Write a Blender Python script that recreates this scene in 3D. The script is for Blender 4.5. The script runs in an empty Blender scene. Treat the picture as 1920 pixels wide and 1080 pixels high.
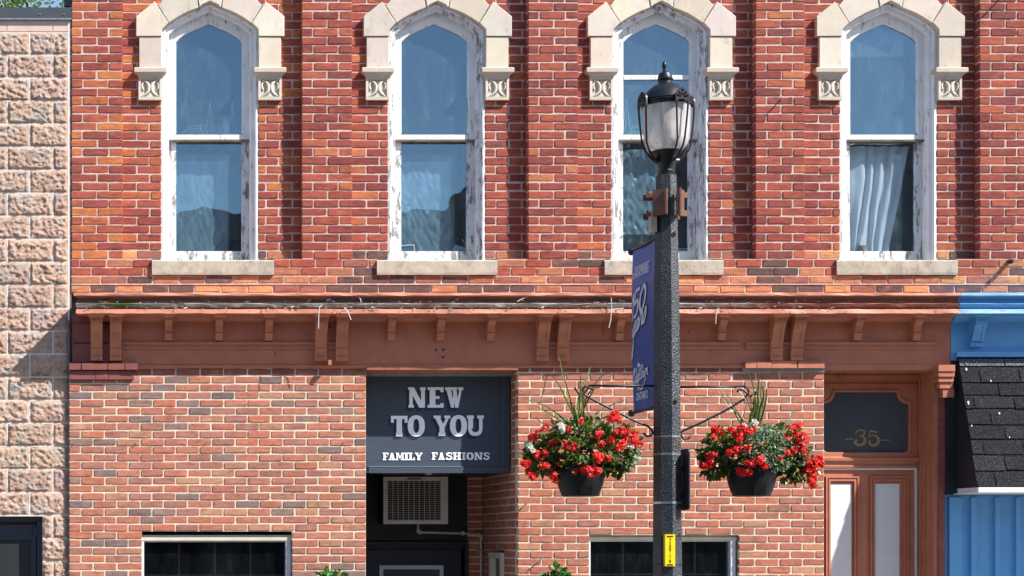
import bpy, math, random
from mathutils import Vector, Matrix, noise
random.seed(7)
R = math.radians
C = bpy.context.scene.collection
SC = bpy.context.scene

# ------------------------------------------------------------------ camera, sky, sun, exposure
S, VX, VY, D, EYE = 0.0045, 160.0, 1024.0, 15.0, 1.6      # metres per photo pixel on the facade, vanishing point, distance, eye height
cam = bpy.data.cameras.new('camera'); camo = bpy.data.objects.new('camera', cam); C.objects.link(camo)
camo.location = (0, -D, EYE); camo.rotation_euler = (R(90), 0, 0)
cam.sensor_width = 36; cam.lens = 36 * D / (1920 * S)
cam.shift_x = (960 - VX) / 1920; cam.shift_y = (VY - 540) / 1920
cam.clip_end = 500; SC.camera = camo
SUN = Vector((1.6, -1.0, 1.83)).normalized()
w = bpy.data.worlds.new('World'); SC.world = w; w.use_nodes = True
sky = w.node_tree.nodes.new('ShaderNodeTexSky'); sky.sky_type = 'NISHITA'; sky.sun_disc = False
sky.sun_elevation = math.asin(SUN.z); sky.sun_rotation = math.atan2(SUN.x, SUN.y)
sky.air_density = 1.0; sky.dust_density = 0.6; sky.ozone_density = 1.4
bg = w.node_tree.nodes['Background']; bg.inputs[1].default_value = 0.10
w.node_tree.links.new(sky.outputs[0], bg.inputs[0])
sl = bpy.data.lights.new('sun', 'SUN'); sl.energy = 4.9; sl.angle = R(0.55); sl.color = (1, .955, .89)
so = bpy.data.objects.new('sun', sl); C.objects.link(so); so.rotation_euler = SUN.to_track_quat('Z', 'Y').to_euler()
SC.view_settings.view_transform = 'Standard'; SC.view_settings.look = 'None'
SC.view_settings.gamma = 1; SC.view_settings.exposure = 0.98

# ------------------------------------------------------------------ helpers
def X(px, d=0): return (px - VX) * S * (D - d) / D          # world x of something seen at photo column px standing d metres proud of the shop wall
def Z(py, d=0): return EYE + (VY - py) * S * (D - d) / D
rnd = random.uniform

class MB:
    def __init__(s): s.v = []; s.f = []; s.m = []; s.c = []
    def add(s, vs, fs, m=0, col=(1, 1, 1)):
        b = len(s.v); s.v += [tuple(p) for p in vs]; s.c += [col] * len(vs)
        for f in fs: s.f.append([b + i for i in f]); s.m.append(m)
    def box(s, x0, x1, d0, d1, z0, z1, m=0, col=(1, 1, 1)):      # d0 back, d1 front
        s.hexa([(x0, -d1, z0), (x1, -d1, z0), (x1, -d0, z0), (x0, -d0, z0)], [(x0, -d1, z1), (x1, -d1, z1), (x1, -d0, z1), (x0, -d0, z1)], m, col)
    def hexa(s, lo, hi, m=0, col=(1, 1, 1)):
        s.add(lo + hi, [(3, 2, 1, 0), (4, 5, 6, 7), (0, 1, 5, 4), (1, 2, 6, 5), (2, 3, 7, 6), (3, 0, 4, 7)], m, col)
    def prism(s, pts, d0, d1, m=0, col=(1, 1, 1), bev=0):         # pts (x,z) outline, extruded in depth
        n = len(pts)
        cx = sum(p[0] for p in pts) / n; cz = sum(p[1] for p in pts) / n
        a = sum(pts[i][0] * pts[(i + 1) % n][1] - pts[(i + 1) % n][0] * pts[i][1] for i in range(n))
        if a < 0: pts = pts[::-1]
        vs = [(x, -d0, z) for x, z in pts]; fs = []
        if bev:
            vs += [(x, -d1 + bev, z) for x, z in pts]
            for x, z in pts:
                dx, dz = cx - x, cz - z; L = math.hypot(dx, dz) or 1
                vs.append((x + dx / L * bev * 1.3, -d1, z + dz / L * bev * 1.3))
            rings = 3
        else:
            vs += [(x, -d1, z) for x, z in pts]; rings = 2
        for r in range(rings - 1):
            for i in range(n):
                j = (i + 1) % n; fs.append((r * n + i, r * n + j, (r + 1) * n + j, (r + 1) * n + i))
        fs.append(tuple((rings - 1) * n + i for i in range(n))); fs.append(tuple(reversed(range(n))))
        s.add(vs, fs, m, col)
    def sweepx(s, prof, xs, m=0, jit=0, seed=0, closed=True, col=(1, 1, 1), mats=None):    # prof: (d,z); swept along x
        n = len(prof); vs = []; fs = []; ms = []
        for k, x in enumerate(xs):
            for i, (d, z) in enumerate(prof):
                xx = x
                if k == 0 and jit < 0: xx = x
                o = noise.noise(Vector((xx * 6, i * 3.1 + seed, 0))) * abs(jit)
                o2 = noise.noise(Vector((xx * 9, i * 7.7 + seed, 5))) * abs(jit)
                vs.append((xx, -(d + o), z + o2 * .7))
        b = len(s.v); s.v += vs; s.c += [col] * len(vs)
        for k in range(len(xs) - 1):
            for i in range(n if closed else n - 1):
                j = (i + 1) % n
                s.f.append([b + k * n + i, b + k * n + j, b + (k + 1) * n + j, b + (k + 1) * n + i]); s.m.append(mats[i] if mats else m)
        if closed:
            s.f.append([b + i for i in reversed(range(n))]); s.m.append(m)
            s.f.append([b + (len(xs) - 1) * n + i for i in range(n)]); s.m.append(m)
    def tube(s, pts, r, n=8, m=0, cap=True):
        pts = [Vector(p) for p in pts]; rs = r if isinstance(r, (list, tuple)) else [r] * len(pts)
        vs = []; fs = []; up = Vector((0, 0, 1)); prev = None
        for i, p in enumerate(pts):
            t = (pts[min(i + 1, len(pts) - 1)] - pts[max(i - 1, 0)]).normalized()
            if prev is None:
                a = t.cross(up)
                if a.length < .05: a = t.cross(Vector((1, 0, 0)))
            else: a = prev - t * prev.dot(t)
            a.normalize(); prev = a; b = t.cross(a)
            for k in range(n):
                an = 2 * math.pi * k / n; vs.append(p + (a * math.cos(an) + b * math.sin(an)) * rs[i])
        for i in range(len(pts) - 1):
            for k in range(n):
                k2 = (k + 1) % n; fs.append((i * n + k, i * n + k2, (i + 1) * n + k2, (i + 1) * n + k))
        if cap: fs.append(tuple(reversed(range(n)))); fs.append(tuple((len(pts) - 1) * n + k for k in range(n)))
        s.add(vs, fs, m)
    def lathe(s, prof, cx, cy, n=32, m=0, rot=0, mats=None, cap=True):   # prof (r,z) bottom to top
        vs = []; fs = []
        for r, z in prof:
            for k in range(n):
                a = 2 * math.pi * (k + rot) / n; vs.append((cx + r * math.cos(a), cy + r * math.sin(a), z))
        b = len(s.v); s.v += vs; s.c += [(1, 1, 1)] * len(vs)
        for i in range(len(prof) - 1):
            for k in range(n):
                k2 = (k + 1) % n; s.f.append([b + i * n + k, b + i * n + k2, b + (i + 1) * n + k2, b + (i + 1) * n + k]); s.m.append(mats[i] if mats else m)
        if cap:
            s.f.append([b + k for k in reversed(range(n))]); s.m.append(m)
            s.f.append([b + (len(prof) - 1) * n + k for k in range(n)]); s.m.append(m)
    def build(s, name, mats, parent=None, smooth=False, angle=None):
        me = bpy.data.meshes.new(name); me.from_pydata(s.v, [], s.f)
        for mt in (mats if isinstance(mats, (list, tuple)) else [mats]): me.materials.append(mt)
        me.polygons.foreach_set('material_index', s.m)
        if smooth: me.polygons.foreach_set('use_smooth', [True] * len(s.f))
        ca = me.color_attributes.new('tint', 'FLOAT_COLOR', 'POINT')
        fl = []
        for c in s.c: fl += [c[0], c[1], c[2], 1]
        ca.data.foreach_set('color', fl); me.update()
        if smooth and angle: me.set_sharp_from_angle(angle=R(angle))
        o = bpy.data.objects.new(name, me); C.objects.link(o)
        if parent: o.parent = parent
        return o
def tag(o, label=None, cat=None, group=None, kind=None):
    if label: o['label'] = label
    if cat: o['category'] = cat
    if group: o['group'] = group
    if kind: o['kind'] = kind
    return o
def thing(name, label, cat, loc, group=None):
    o = bpy.data.objects.new(name, None); C.objects.link(o); o.location = loc; o.empty_display_size = .2
    bpy.context.view_layer.update(); return tag(o, label, cat, group)
def attach(o, root):       # child keeps its world place under a root with only a location
    o.parent = root; p = root; t = Vector()
    while p is not None: t += p.location; p = p.parent
    o.location = -t + Vector(o.location)
    return o
class Kit:                 # builds parts of one thing whose Empty may stand anywhere
    def __init__(s, root): s.r = root
    def part(s, mb, name, mats, parent=None, **k):
        o = mb.build(name, mats, None, **k)
        if parent is None: attach(o, s.r)
        else: o.parent = parent; o.location = (0, 0, 0)
        return o

# ------------------------------------------------------------------ materials
def N(nt, t, **k):
    n = nt.nodes.new(t)
    for a, b in k.items(): setattr(n, a, b)
    return n
def base(name):
    m = bpy.data.materials.new(name); m.use_nodes = True; nt = m.node_tree
    return m, nt, nt.nodes['Principled BSDF']
def coords(nt, scale=(1, 1, 1)):
    g = N(nt, 'ShaderNodeNewGeometry'); mp = N(nt, 'ShaderNodeMapping'); mp.inputs['Scale'].default_value = scale
    nt.links.new(g.outputs['Position'], mp.inputs['Vector']); return mp.outputs[0]
def ns(nt, vec, scale, detail=4, rough=.6):
    n = N(nt, 'ShaderNodeTexNoise'); n.inputs['Scale'].default_value = scale; n.inputs['Detail'].default_value = detail; n.inputs['Roughness'].default_value = rough
    nt.links.new(vec, n.inputs['Vector']); return n.outputs['Fac']
def ramp(nt, fac, stops):
    r = N(nt, 'ShaderNodeValToRGB'); e = r.color_ramp.elements
    while len(e) < len(stops): e.new(.5)
    for i, (p, c) in enumerate(stops): e[i].position = p; e[i].color = (*c, 1) if len(c) == 3 else c
    nt.links.new(fac, r.inputs[0]); return r.outputs[0]
def mix(nt, fac, a, b, mode='MIX'):
    m = N(nt, 'ShaderNodeMix'); m.data_type = 'RGBA'; m.blend_type = mode
    for i, v in ((0, fac), (6, a), (7, b)):
        if hasattr(v, 'links') or isinstance(v, bpy.types.NodeSocket): nt.links.new(v, m.inputs[i])
        else: m.inputs[i].default_value = v if i == 0 else (*v, 1)
    return m.outputs[2]
def bump(nt, bs, h, dist, strength=1):
    b = N(nt, 'ShaderNodeBump'); b.inputs['Distance'].default_value = dist; b.inputs['Strength'].default_value = strength
    nt.links.new(h, b.inputs['Height']); nt.links.new(b.outputs[0], bs.inputs['Normal'])
def simple(name, a, b=None, scale=8, rough=.6, bs=60, bd=.002, stretch=(1, 1, 1), lo=.35, hi=.65, spec=.5, metal=0):
    m, nt, p = base(name); v = coords(nt, stretch)
    nt.links.new(ramp(nt, ns(nt, v, scale, 6), [(lo, a), (hi, b or tuple(c * .8 for c in a))]), p.inputs['Base Color'])
    p.inputs['Roughness'].default_value = rough; p.inputs['Specular IOR Level'].default_value = spec; p.inputs['Metallic'].default_value = metal
    if bd: bump(nt, p, ns(nt, v, bs, 5), bd)
    return m
def brickmat(name, streak=1.0, bd=.003):
    m, nt, p = base(name); at = N(nt, 'ShaderNodeAttribute'); at.attribute_name = 'tint'
    v = coords(nt); v2 = coords(nt, (.25, 1, 1))
    sc_ = N(nt, 'ShaderNodeVectorMath', operation='SCALE'); sc_.inputs['Scale'].default_value = 37; nt.links.new(at.outputs['Vector'], sc_.inputs[0])
    ad = N(nt, 'ShaderNodeVectorMath', operation='ADD'); nt.links.new(v, ad.inputs[0]); nt.links.new(sc_.outputs[0], ad.inputs[1]); vb = ad.outputs[0]
    f = ramp(nt, ns(nt, v2, 30, 8, .85), [(.33, (.42, .36, .36)), (.45, (.88, .85, .84)), (.55, (1.05, 1.05, 1.03)), (.67, (1.5, 1.6, 1.6))])
    c = mix(nt, 1.0, at.outputs['Color'], f, 'MULTIPLY')
    pat = ramp(nt, ns(nt, vb, 9, 5, .7), [(.54, (0, 0, 0)), (.7, (.5, .5, .5))])
    c = mix(nt, pat, c, (.43, .13, .06) if streak else (.42, .19, .125))
    drk = ramp(nt, ns(nt, vb, 13, 6, .75), [(.34, (.5, .5, .5)), (.46, (0, 0, 0))]); c = mix(nt, drk, c, (.2, .06, .05))
    soot = ramp(nt, ns(nt, v2, 22, 6, .8), [(.56, (0, 0, 0)), (.7, (.65, .65, .65))])
    c = mix(nt, soot, c, (.06, .04, .04)) if streak else c
    eff = ramp(nt, ns(nt, v, 10, 9, .85), [(.62, (0, 0, 0)), (.74, (.5, .5, .5))])
    c = mix(nt, eff, c, (.5, .36, .3))
    nt.links.new(c, p.inputs['Base Color']); p.inputs['Roughness'].default_value = .85; p.inputs['Specular IOR Level'].default_value = .25
    bump(nt, p, ns(nt, v2, 70, 6, .7), bd); return m
M = {}
M['brick'] = brickmat('weathered_brick', 1, .0045); M['brick2'] = brickmat('face_brick', 0, .0015)
M['mortar'] = simple('pink_mortar', (.62, .48, .42), (.46, .33, .29), 14, .95, 120, .004, spec=.1)
M['mortar2'] = simple('cream_mortar', (.68, .60, .47), (.54, .46, .36), 10, .95, 120, .003, spec=.1)
M['shademortar'] = simple('grey_mortar', (.3, .29, .27), (.22, .2, .18), 12, .95, 100, .003)
def stonemat(name, a, b, c, sc=6, dt=.55, ds=.6):
    m, nt, p = base(name); v = coords(nt); at = N(nt, 'ShaderNodeAttribute'); at.attribute_name = 'tint'
    col = ramp(nt, ns(nt, v, sc, 7, .65), [(.3, a), (.55, b), (.75, c)])
    dirt = ramp(nt, ns(nt, coords(nt, (1, 1, .5)), 11, 9, .85), [(dt, (0, 0, 0)), (dt + .13, (ds, ds, ds))])
    col = mix(nt, dirt, col, (.2, .19, .17)); col = mix(nt, 1.0, col, at.outputs['Color'], 'MULTIPLY')
    nt.links.new(col, p.inputs['Base Color']); p.inputs['Roughness'].default_value = .9; p.inputs['Specular IOR Level'].default_value = .2
    bump(nt, p, ns(nt, v, 90, 6, .7), .002); return m
M['stone'] = stonemat('cream_stone', (.68, .585, .48), (.58, .52, .45), (.66, .50, .41))
M['sill'] = stonemat('sill_stone', (.50, .44, .36), (.40, .36, .29), (.26, .235, .2), 13, .50, .75)
def peel(name, paint, wood, amount=.55, stretch=(6, 6, .8), sc=5, rough=.55, paint2=None, bd=.002, xfade=None):
    m, nt, p = base(name); v = coords(nt, stretch); v1 = coords(nt)
    mask = ramp(nt, ns(nt, v, sc, 9, .78), [(amount, (0, 0, 0)), (amount + .035, (1, 1, 1))])
    pc = ramp(nt, ns(nt, v1, 7, 4), [(.35, paint), (.7, paint2 or tuple(x * .88 for x in paint))])
    wc = ramp(nt, ns(nt, v, sc * 6, 4), [(.35, wood), (.65, tuple(x * .45 for x in wood))])
    nt.links.new(mix(nt, mask, pc, wc), p.inputs['Base Color']); p.inputs['Roughness'].default_value = rough
    inv = N(nt, 'ShaderNodeInvert'); nt.links.new(mask, inv.inputs['Color'])
    h = mix(nt, .35, inv.outputs[0], ns(nt, v, sc * 9, 4))
    bump(nt, p, h, bd); return m
M['wframe'] = peel('peeling_white_paint', (.80, .80, .80), (.42, .40, .37), .575)
M['wframe2'] = peel('badly_peeled_white_paint', (.72, .73, .76), (.3, .28, .26), .53, (5, 5, 1.3))
M['wood'] = simple('painted_rail_shadow', (.2, .17, .13), (.1, .085, .065), 12, .9, 60, .002)  # dark colour standing in for the shadow below the meeting rails
M['terra'] = peel('terracotta_paint', (.47, .17, .095), (.30, .11, .07), .61, (3, 3, 1.2), 4, .5, (.37, .13, .078), .0012)
M['terralip'] = peel('flaking_terracotta_paint', (.60, .25, .16), (.55, .52, .5), .60, (.7, 3, 3), 6, .5, (.52, .2, .13), .004)
M['terra2'] = peel('orange_brown_bracket_paint', (.51, .19, .10), (.27, .11, .075), .62, (3, 3, 1.5), 5, .5, (.42, .15, .085), .0012)
M['maroon'] = peel('maroon_painted_brick', (.24, .07, .055), (.3, .25, .22), .66, (2, 2, 2), 7, .6, (.18, .05, .045), .002)
def weathered():
    m, nt, p = base('rotting_cornice_wood'); v = coords(nt, (.5, 3, 3)); v1 = coords(nt)
    g = N(nt, 'ShaderNodeNewGeometry'); sp = N(nt, 'ShaderNodeSeparateXYZ'); nt.links.new(g.outputs['Position'], sp.inputs[0])
    grey = ramp(nt, ns(nt, v, 14, 8, .8), [(.36, (.10, .07, .05)), (.46, (.34, .31, .25)), (.6, (.6, .58, .52))])
    terr = ramp(nt, ns(nt, v1, 8, 4), [(.35, (.36, .12, .075)), (.7, (.28, .09, .06))])
    edge = N(nt, 'ShaderNodeMapRange'); edge.inputs[1].default_value = 5.2; edge.inputs[2].default_value = 6.6; edge.inputs[3].default_value = -.02; edge.inputs[4].default_value = .28
    nt.links.new(sp.outputs[0], edge.inputs[0])
    add = N(nt, 'ShaderNodeMath', operation='ADD'); nt.links.new(edge.outputs[0], add.inputs[0]); nt.links.new(ns(nt, v, 9, 9, .8), add.inputs[1])
    msk = ramp(nt, add.outputs[0], [(.50, (0, 0, 0)), (.56, (1, 1, 1))])
    c = mix(nt, msk, grey, terr)
    # moss patch near the left end
    def rng(sock, a, b, c0, d0):
        n = N(nt, 'ShaderNodeMapRange'); n.interpolation_type = 'SMOOTHSTEP'
        for i, vv in zip((1, 2, 3, 4), (a, b, c0, d0)): n.inputs[i].default_value = vv
        nt.links.new(sock, n.inputs[0]); return n.outputs[0]
    mx = N(nt, 'ShaderNodeMath', operation='MULTIPLY'); nt.links.new(rng(sp.outputs[0], .02, .12, 0, 1), mx.inputs[0]); nt.links.new(rng(sp.outputs[0], .3, .75, 1, 0), mx.inputs[1])
    mx2 = N(nt, 'ShaderNodeMath', operation='MULTIPLY'); nt.links.new(mx.outputs[0], mx2.inputs[0]); nt.links.new(ramp(nt, ns(nt, v, 16, 5), [(.38, (0, 0, 0)), (.5, (1, 1, 1))]), mx2.inputs[1])
    c = mix(nt, mx2.outputs[0], c, (.09, .12, .025))
    nt.links.new(c, p.inputs['Base Color']); p.inputs['Roughness'].default_value = .85; bump(nt, p, ns(nt, v, 30, 8, .8), .008); return m
M['rot'] = weathered()
M['cove'] = peel('weathered_terracotta_cove', (.36, .125, .078), (.2, .17, .13), .56, (.5, 3, 3), 6, .6, (.28, .09, .06), .004)
M['blue'] = peel('blue_paint', (.12, .37, .70), (.09, .29, .58), .7, (2, 2, 2), 5, .5, (.105, .335, .64), .0008)
M['bluelip'] = peel('flaking_blue_paint', (.30, .50, .78), (.6, .66, .74), .55, (.6, 3, 3), 6, .5, (.2, .42, .74), .004)
M['navy'] = simple('navy_sign_paint', (.046, .064, .092), (.039, .055, .08), 6, .5, 200, .0004, (1, 1, 6))
M['navyedge'] = simple('navy_sign_edge', (.02, .032, .055), None, 6, .5, 60, .0005)
M['white'] = simple('white_lettering', (.90, .93, .99), (.87, .9, .97), 20, .5, 60, 0)
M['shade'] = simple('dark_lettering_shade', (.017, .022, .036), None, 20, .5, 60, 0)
M['line'] = simple('pale_pinstripe', (.2, .25, .3), None, 20, .5, 60, 0)
M['blackpaint'] = simple('black_door_paint', (.012, .013, .018), (.016, .018, .026), 4, .45, 50, .0008)
M['navydoor'] = simple('navy_door_paint', (.014, .02, .038), (.012, .017, .03), 5, .4, 50, .0006)
M['acwhite'] = simple('yellowed_appliance_plastic', (.62, .57, .54), (.52, .46, .42), 9, .5, 50, .0006)
M['acdark'] = simple('dark_louvre', (.03, .025, .025), None, 9, .6, 50, 0)
M['acside'] = simple('rusty_brown_side', (.07, .035, .03), (.04, .02, .018), 12, .7, 50, .001)
M['pvc'] = simple('dirty_white_pipe', (.55, .5, .44), (.42, .36, .3), 12, .5, 50, .0006)
M['cream'] = simple('cream_window_metal', (.62, .6, .52), (.52, .49, .4), 6, .4, 50, .0005)
M['palemetal'] = simple('pale_window_metal', (.6, .64, .7), (.52, .55, .6), 6, .35, 50, .0005)
M['black'] = simple('black_cast_metal', (.008, .009, .012), (.012, .013, .017), 20, .4, 250, .0008, spec=.4)
def polemat():
    m, nt, p = base('pebbled_black_powder_coat'); v = coords(nt)
    nt.links.new(ramp(nt, ns(nt, v, 6, 3), [(.4, (.02, .024, .032)), (.6, (.032, .036, .044))]), p.inputs['Base Color'])
    p.inputs['Roughness'].default_value = .33
    vo = N(nt, 'ShaderNodeTexVoronoi'); vo.inputs['Scale'].default_value = 110; nt.links.new(v, vo.inputs['Vector'])
    h = mix(nt, .35, vo.outputs['Distance'], ns(nt, v, 160, 3)); bump(nt, p, h, .0058); return m
M['pole'] = polemat()
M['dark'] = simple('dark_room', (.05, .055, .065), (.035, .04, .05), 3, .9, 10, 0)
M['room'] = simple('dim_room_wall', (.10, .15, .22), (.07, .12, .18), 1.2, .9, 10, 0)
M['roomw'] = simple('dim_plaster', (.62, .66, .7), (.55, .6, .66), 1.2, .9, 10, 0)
M['woodstrip'] = simple('brown_glazing_bar', (.22, .13, .08), (.16, .09, .05), 9, .6, 50, .0006)
M['rust'] = simple('brown_primer_steel', (.20, .085, .05), (.15, .06, .04), 18, .5, 120, .0008)
M['bolt'] = simple('zinc_bolt', (.6, .6, .62), None, 20, .3, 50, 0, metal=.8)
M['steel'] = simple('steel_strap', (.45, .47, .5), (.35, .36, .38), 30, .3, 50, 0, metal=.7)
M['yellow'] = simple('yellow_tag', (.82, .66, .01), (.76, .6, .01), 20, .4, 60, 0)
M['ink'] = simple('black_ink', (.004, .004, .005), None, 20, .6, 60, 0, spec=.1)
M['gold'] = simple('gold_leaf_numeral', (.36, .25, .09), (.28, .19, .07), 40, .4, 60, 0, metal=.2)
M['transom'] = simple('dark_transom_glass', (.075, .083, .095), (.055, .065, .08), 2, .2, 8, .0003)
M['pot'] = simple('dark_plastic_pot', (.006, .0065, .008), (.009, .01, .012), 8, .5, 200, .0004, spec=.3)
M['banner'] = simple('blue_vinyl_banner', (.012, .072, .27), (.011, .064, .24), 4, .45, 6, .002)
M['banner2'] = simple('violet_vinyl_banner', (.026, .10, .36), (.024, .09, .33), 4, .45, 6, .002)
M['bannertext'] = simple('pale_banner_print', (.62, .66, .78), None, 4, .5, 6, 0)
M['coping'] = simple('dark_metal_coping', (.045, .052, .065), (.06, .067, .08), 5, .4, 40, .0008)
M['doorwhite'] = peel('white_door_panel_paint', (.68, .69, .72), (.3, .27, .25), .74, (3, 3, .6), 5, .5, (.62, .63, .67), .0006)
M['seal'] = simple('white_weather_strip', (.7, .7, .68), None, 5, .5, 40, 0)
M['gutter'] = simple('white_painted_board', (.78, .78, .8), (.7, .7, .72), 8, .5, 40, .0006)
M['concrete'] = simple('concrete_pavement', (.31, .30, .285), (.25, .24, .23), 2, .9, 40, .002)
M['asphalt'] = simple('asphalt', (.055, .055, .057), (.042, .042, .044), 4, .9, 120, .003)
M['farwall'] = simple('opposite_brick', (.22, .12, .09), (.17, .1, .08), 3, .9, 20, .002)
M['farwin'] = simple('opposite_window', (.03, .035, .04), None, 3, .2, 20, 0)
M['plantwhite'] = simple('pale_cord', (.6, .62, .6), None, 10, .6, 20, 0)
M['paper'] = simple('pale_card', (.45, .5, .52), (.4, .44, .46), 10, .7, 20, 0)
M['cat'] = simple('grey_fur', (.16, .15, .145), (.07, .065, .06), 30, .9, 250, .002)
M['bark'] = simple('bark', (.12, .085, .06), (.08, .055, .04), 12, .9, 40, .01)
def blockmat():
    m, nt, p = base('split_face_block'); v = coords(nt)
    at = N(nt, 'ShaderNodeAttribute'); at.attribute_name = 'tint'
    c = ramp(nt, ns(nt, v, 9, 9, .75), [(.36, (.26, .23, .22)), (.44, (.60, .38, .28)), (.53, (.68, .50, .40)), (.6, (.45, .40, .37))])
    c = mix(nt, ramp(nt, ns(nt, v, 40, 5, .8), [(.56, (0, 0, 0)), (.66, (.8, .8, .8))]), c, (.22, .18, .17))
    c = mix(nt, 1.0, c, at.outputs['Color'], 'MULTIPLY')
    nt.links.new(c, p.inputs['Base Color']); p.inputs['Roughness'].default_value = .95; p.inputs['Specular IOR Level'].default_value = .1
    bump(nt, p, ns(nt, v, 75, 8, .9), .022); return m
M['block'] = blockmat()
M['blockjoint'] = simple('block_mortar', (.74, .69, .64), (.64, .59, .54), 12, .95, 120, .002)
M['blocksmooth'] = simple('smooth_tan_block', (.62, .47, .39), (.54, .4, .33), 10, .9, 120, .002)
M['sealant'] = simple('grey_joint_sealant', (.16, .15, .145), (.11, .1, .1), 8, .8, 60, .002)
def shinglemat():
    m, nt, p = base('asphalt_shingle'); p.inputs['Specular IOR Level'].default_value = .08; v = coords(nt); at = N(nt, 'ShaderNodeAttribute'); at.attribute_name = 'tint'
    c = ramp(nt, ns(nt, v, 190, 3, .75), [(.36, (.006, .007, .009)), (.56, (.016, .017, .02)), (.62, (.035, .037, .042)), (.68, (.34, .35, .38))])
    c = mix(nt, 1.0, c, at.outputs['Color'], 'MULTIPLY')
    vo = N(nt, 'ShaderNodeTexNoise'); vo.inputs['Scale'].default_value = 11; vo.inputs['Detail'].default_value = 8; vo.inputs['Roughness'].default_value = .85
    nt.links.new(coords(nt, (1.4, 1, .7)), vo.inputs['Vector'])
    c = mix(nt, ramp(nt, vo.outputs['Fac'], [(.675, (0, 0, 0)), (.69, (1, 1, 1))]), c, (.6, .64, .7))
    nt.links.new(c, p.inputs['Base Color']); p.inputs['Roughness'].default_value = .8; bump(nt, p, ns(nt, v, 260, 3), .003); return m
M['shingle'] = shinglemat()
def leafmat(name, a, b, rough=.35):
    m, nt, p = base(name); at = N(nt, 'ShaderNodeAttribute'); at.attribute_name = 'tint'
    c = ramp(nt, ns(nt, coords(nt), 12, 3), [(.35, a), (.65, b)])
    c = mix(nt, 1.0, c, at.outputs['Color'], 'MULTIPLY')
    nt.links.new(c, p.inputs['Base Color']); p.inputs['Roughness'].default_value = rough
    tr = N(nt, 'ShaderNodeBsdfTranslucent'); nt.links.new(c, tr.inputs['Color'])
    ms = N(nt, 'ShaderNodeMixShader'); ms.inputs[0].default_value = .3
    nt.links.new(p.outputs[0], ms.inputs[1]); nt.links.new(tr.outputs[0], ms.inputs[2]); nt.links.new(ms.outputs[0], nt.nodes['Material Output'].inputs[0]); return m
M['leaf'] = leafmat('begonia_leaf', (.05, .11, .018), (.09, .15, .03))
M['silverleaf'] = leafmat('silvery_trailing_leaf', (.26, .36, .25), (.15, .25, .14))
M['spike'] = leafmat('spike_leaf', (.09, .16, .035), (.15, .2, .06))
M['ivy'] = leafmat('ivy_leaf', (.045, .17, .035), (.08, .24, .05))
M['treeleaf'] = leafmat('tree_leaf', (.08, .14, .03), (.12, .19, .04))
M['red'] = leafmat('red_petal', (.86, .022, .014), (.7, .012, .01), .5)
M['wpetal'] = leafmat('white_petal', (.8, .78, .7), (.75, .74, .66), .5)
def glassmat(name, tint, refl=.32, rough=.0, wav=.0006, haze=0.0, hazec=(.3, .4, .5)):
    m, nt, p = base(name); nt.nodes.remove(p)
    t = N(nt, 'ShaderNodeBsdfTransparent'); t.inputs[0].default_value = (*tint, 1)
    g = N(nt, 'ShaderNodeBsdfGlossy'); g.inputs['Roughness'].default_value = rough; g.inputs['Color'].default_value = (.58, .82, 1, 1)
    b = N(nt, 'ShaderNodeBump'); b.inputs['Distance'].default_value = wav; nt.links.new(ns(nt, coords(nt), 3.0, 2), b.inputs['Height']); nt.links.new(b.outputs[0], g.inputs['Normal'])
    ms = N(nt, 'ShaderNodeMixShader'); ms.inputs[0].default_value = refl
    df = N(nt, 'ShaderNodeBsdfDiffuse'); df.inputs[0].default_value = (*hazec, 1)
    dirt = N(nt, 'ShaderNodeMath', operation='MULTIPLY'); dirt.inputs[1].default_value = haze
    nt.links.new(ramp(nt, ns(nt, coords(nt, (1.6, 1, .6)), 5, 9, .8), [(.38, (.15, .15, .15)), (.55, (.7, .7, .7)), (.68, (2.2, 2.2, 2.2))]), dirt.inputs[0])
    m2 = N(nt, 'ShaderNodeMixShader'); nt.links.new(dirt.outputs[0], m2.inputs[0]); nt.links.new(ms.outputs[0], m2.inputs[1]); nt.links.new(df.outputs[0], m2.inputs[2])
    nt.links.new(t.outputs[0], ms.inputs[1]); nt.links.new(g.outputs[0], ms.inputs[2]); nt.links.new(m2.outputs[0], nt.nodes['Material Output'].inputs[0]); return m
M['glass'] = glassmat('old_window_glass', (.84, .94, 1), .24, .01, .0009, .15, (.17, .30, .38))
M['shopglass'] = glassmat('dark_shop_glass', (.5, .5, .5), .07, 0, .001, .02)
def plasticmat():
    m, nt, p = base('wrinkled_plastic_sheet'); nt.nodes.remove(p); v = coords(nt, (3, 3, 1.2))
    df = N(nt, 'ShaderNodeBsdfPrincipled'); df.inputs['Roughness'].default_value = .28
    nt.links.new(ramp(nt, ns(nt, v, 4, 6), [(.35, (.17, .27, .34)), (.7, (.27, .39, .46))]), df.inputs['Base Color'])
    b = N(nt, 'ShaderNodeBump'); b.inputs['Distance'].default_value = .01; nt.links.new(ns(nt, v, 6, 6), b.inputs['Height']); nt.links.new(b.outputs[0], df.inputs['Normal'])
    t = N(nt, 'ShaderNodeBsdfTransparent'); ms = N(nt, 'ShaderNodeMixShader'); ms.inputs[0].default_value = .6
    nt.links.new(t.outputs[0], ms.inputs[1]); nt.links.new(df.outputs[0], ms.inputs[2]); nt.links.new(ms.outputs[0], nt.nodes['Material Output'].inputs[0]); return m
M['plastic'] = plasticmat()
M['curtain'] = leafmat('thin_white_curtain', (.82, .84, .88), (.78, .8, .86), .9)
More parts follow.
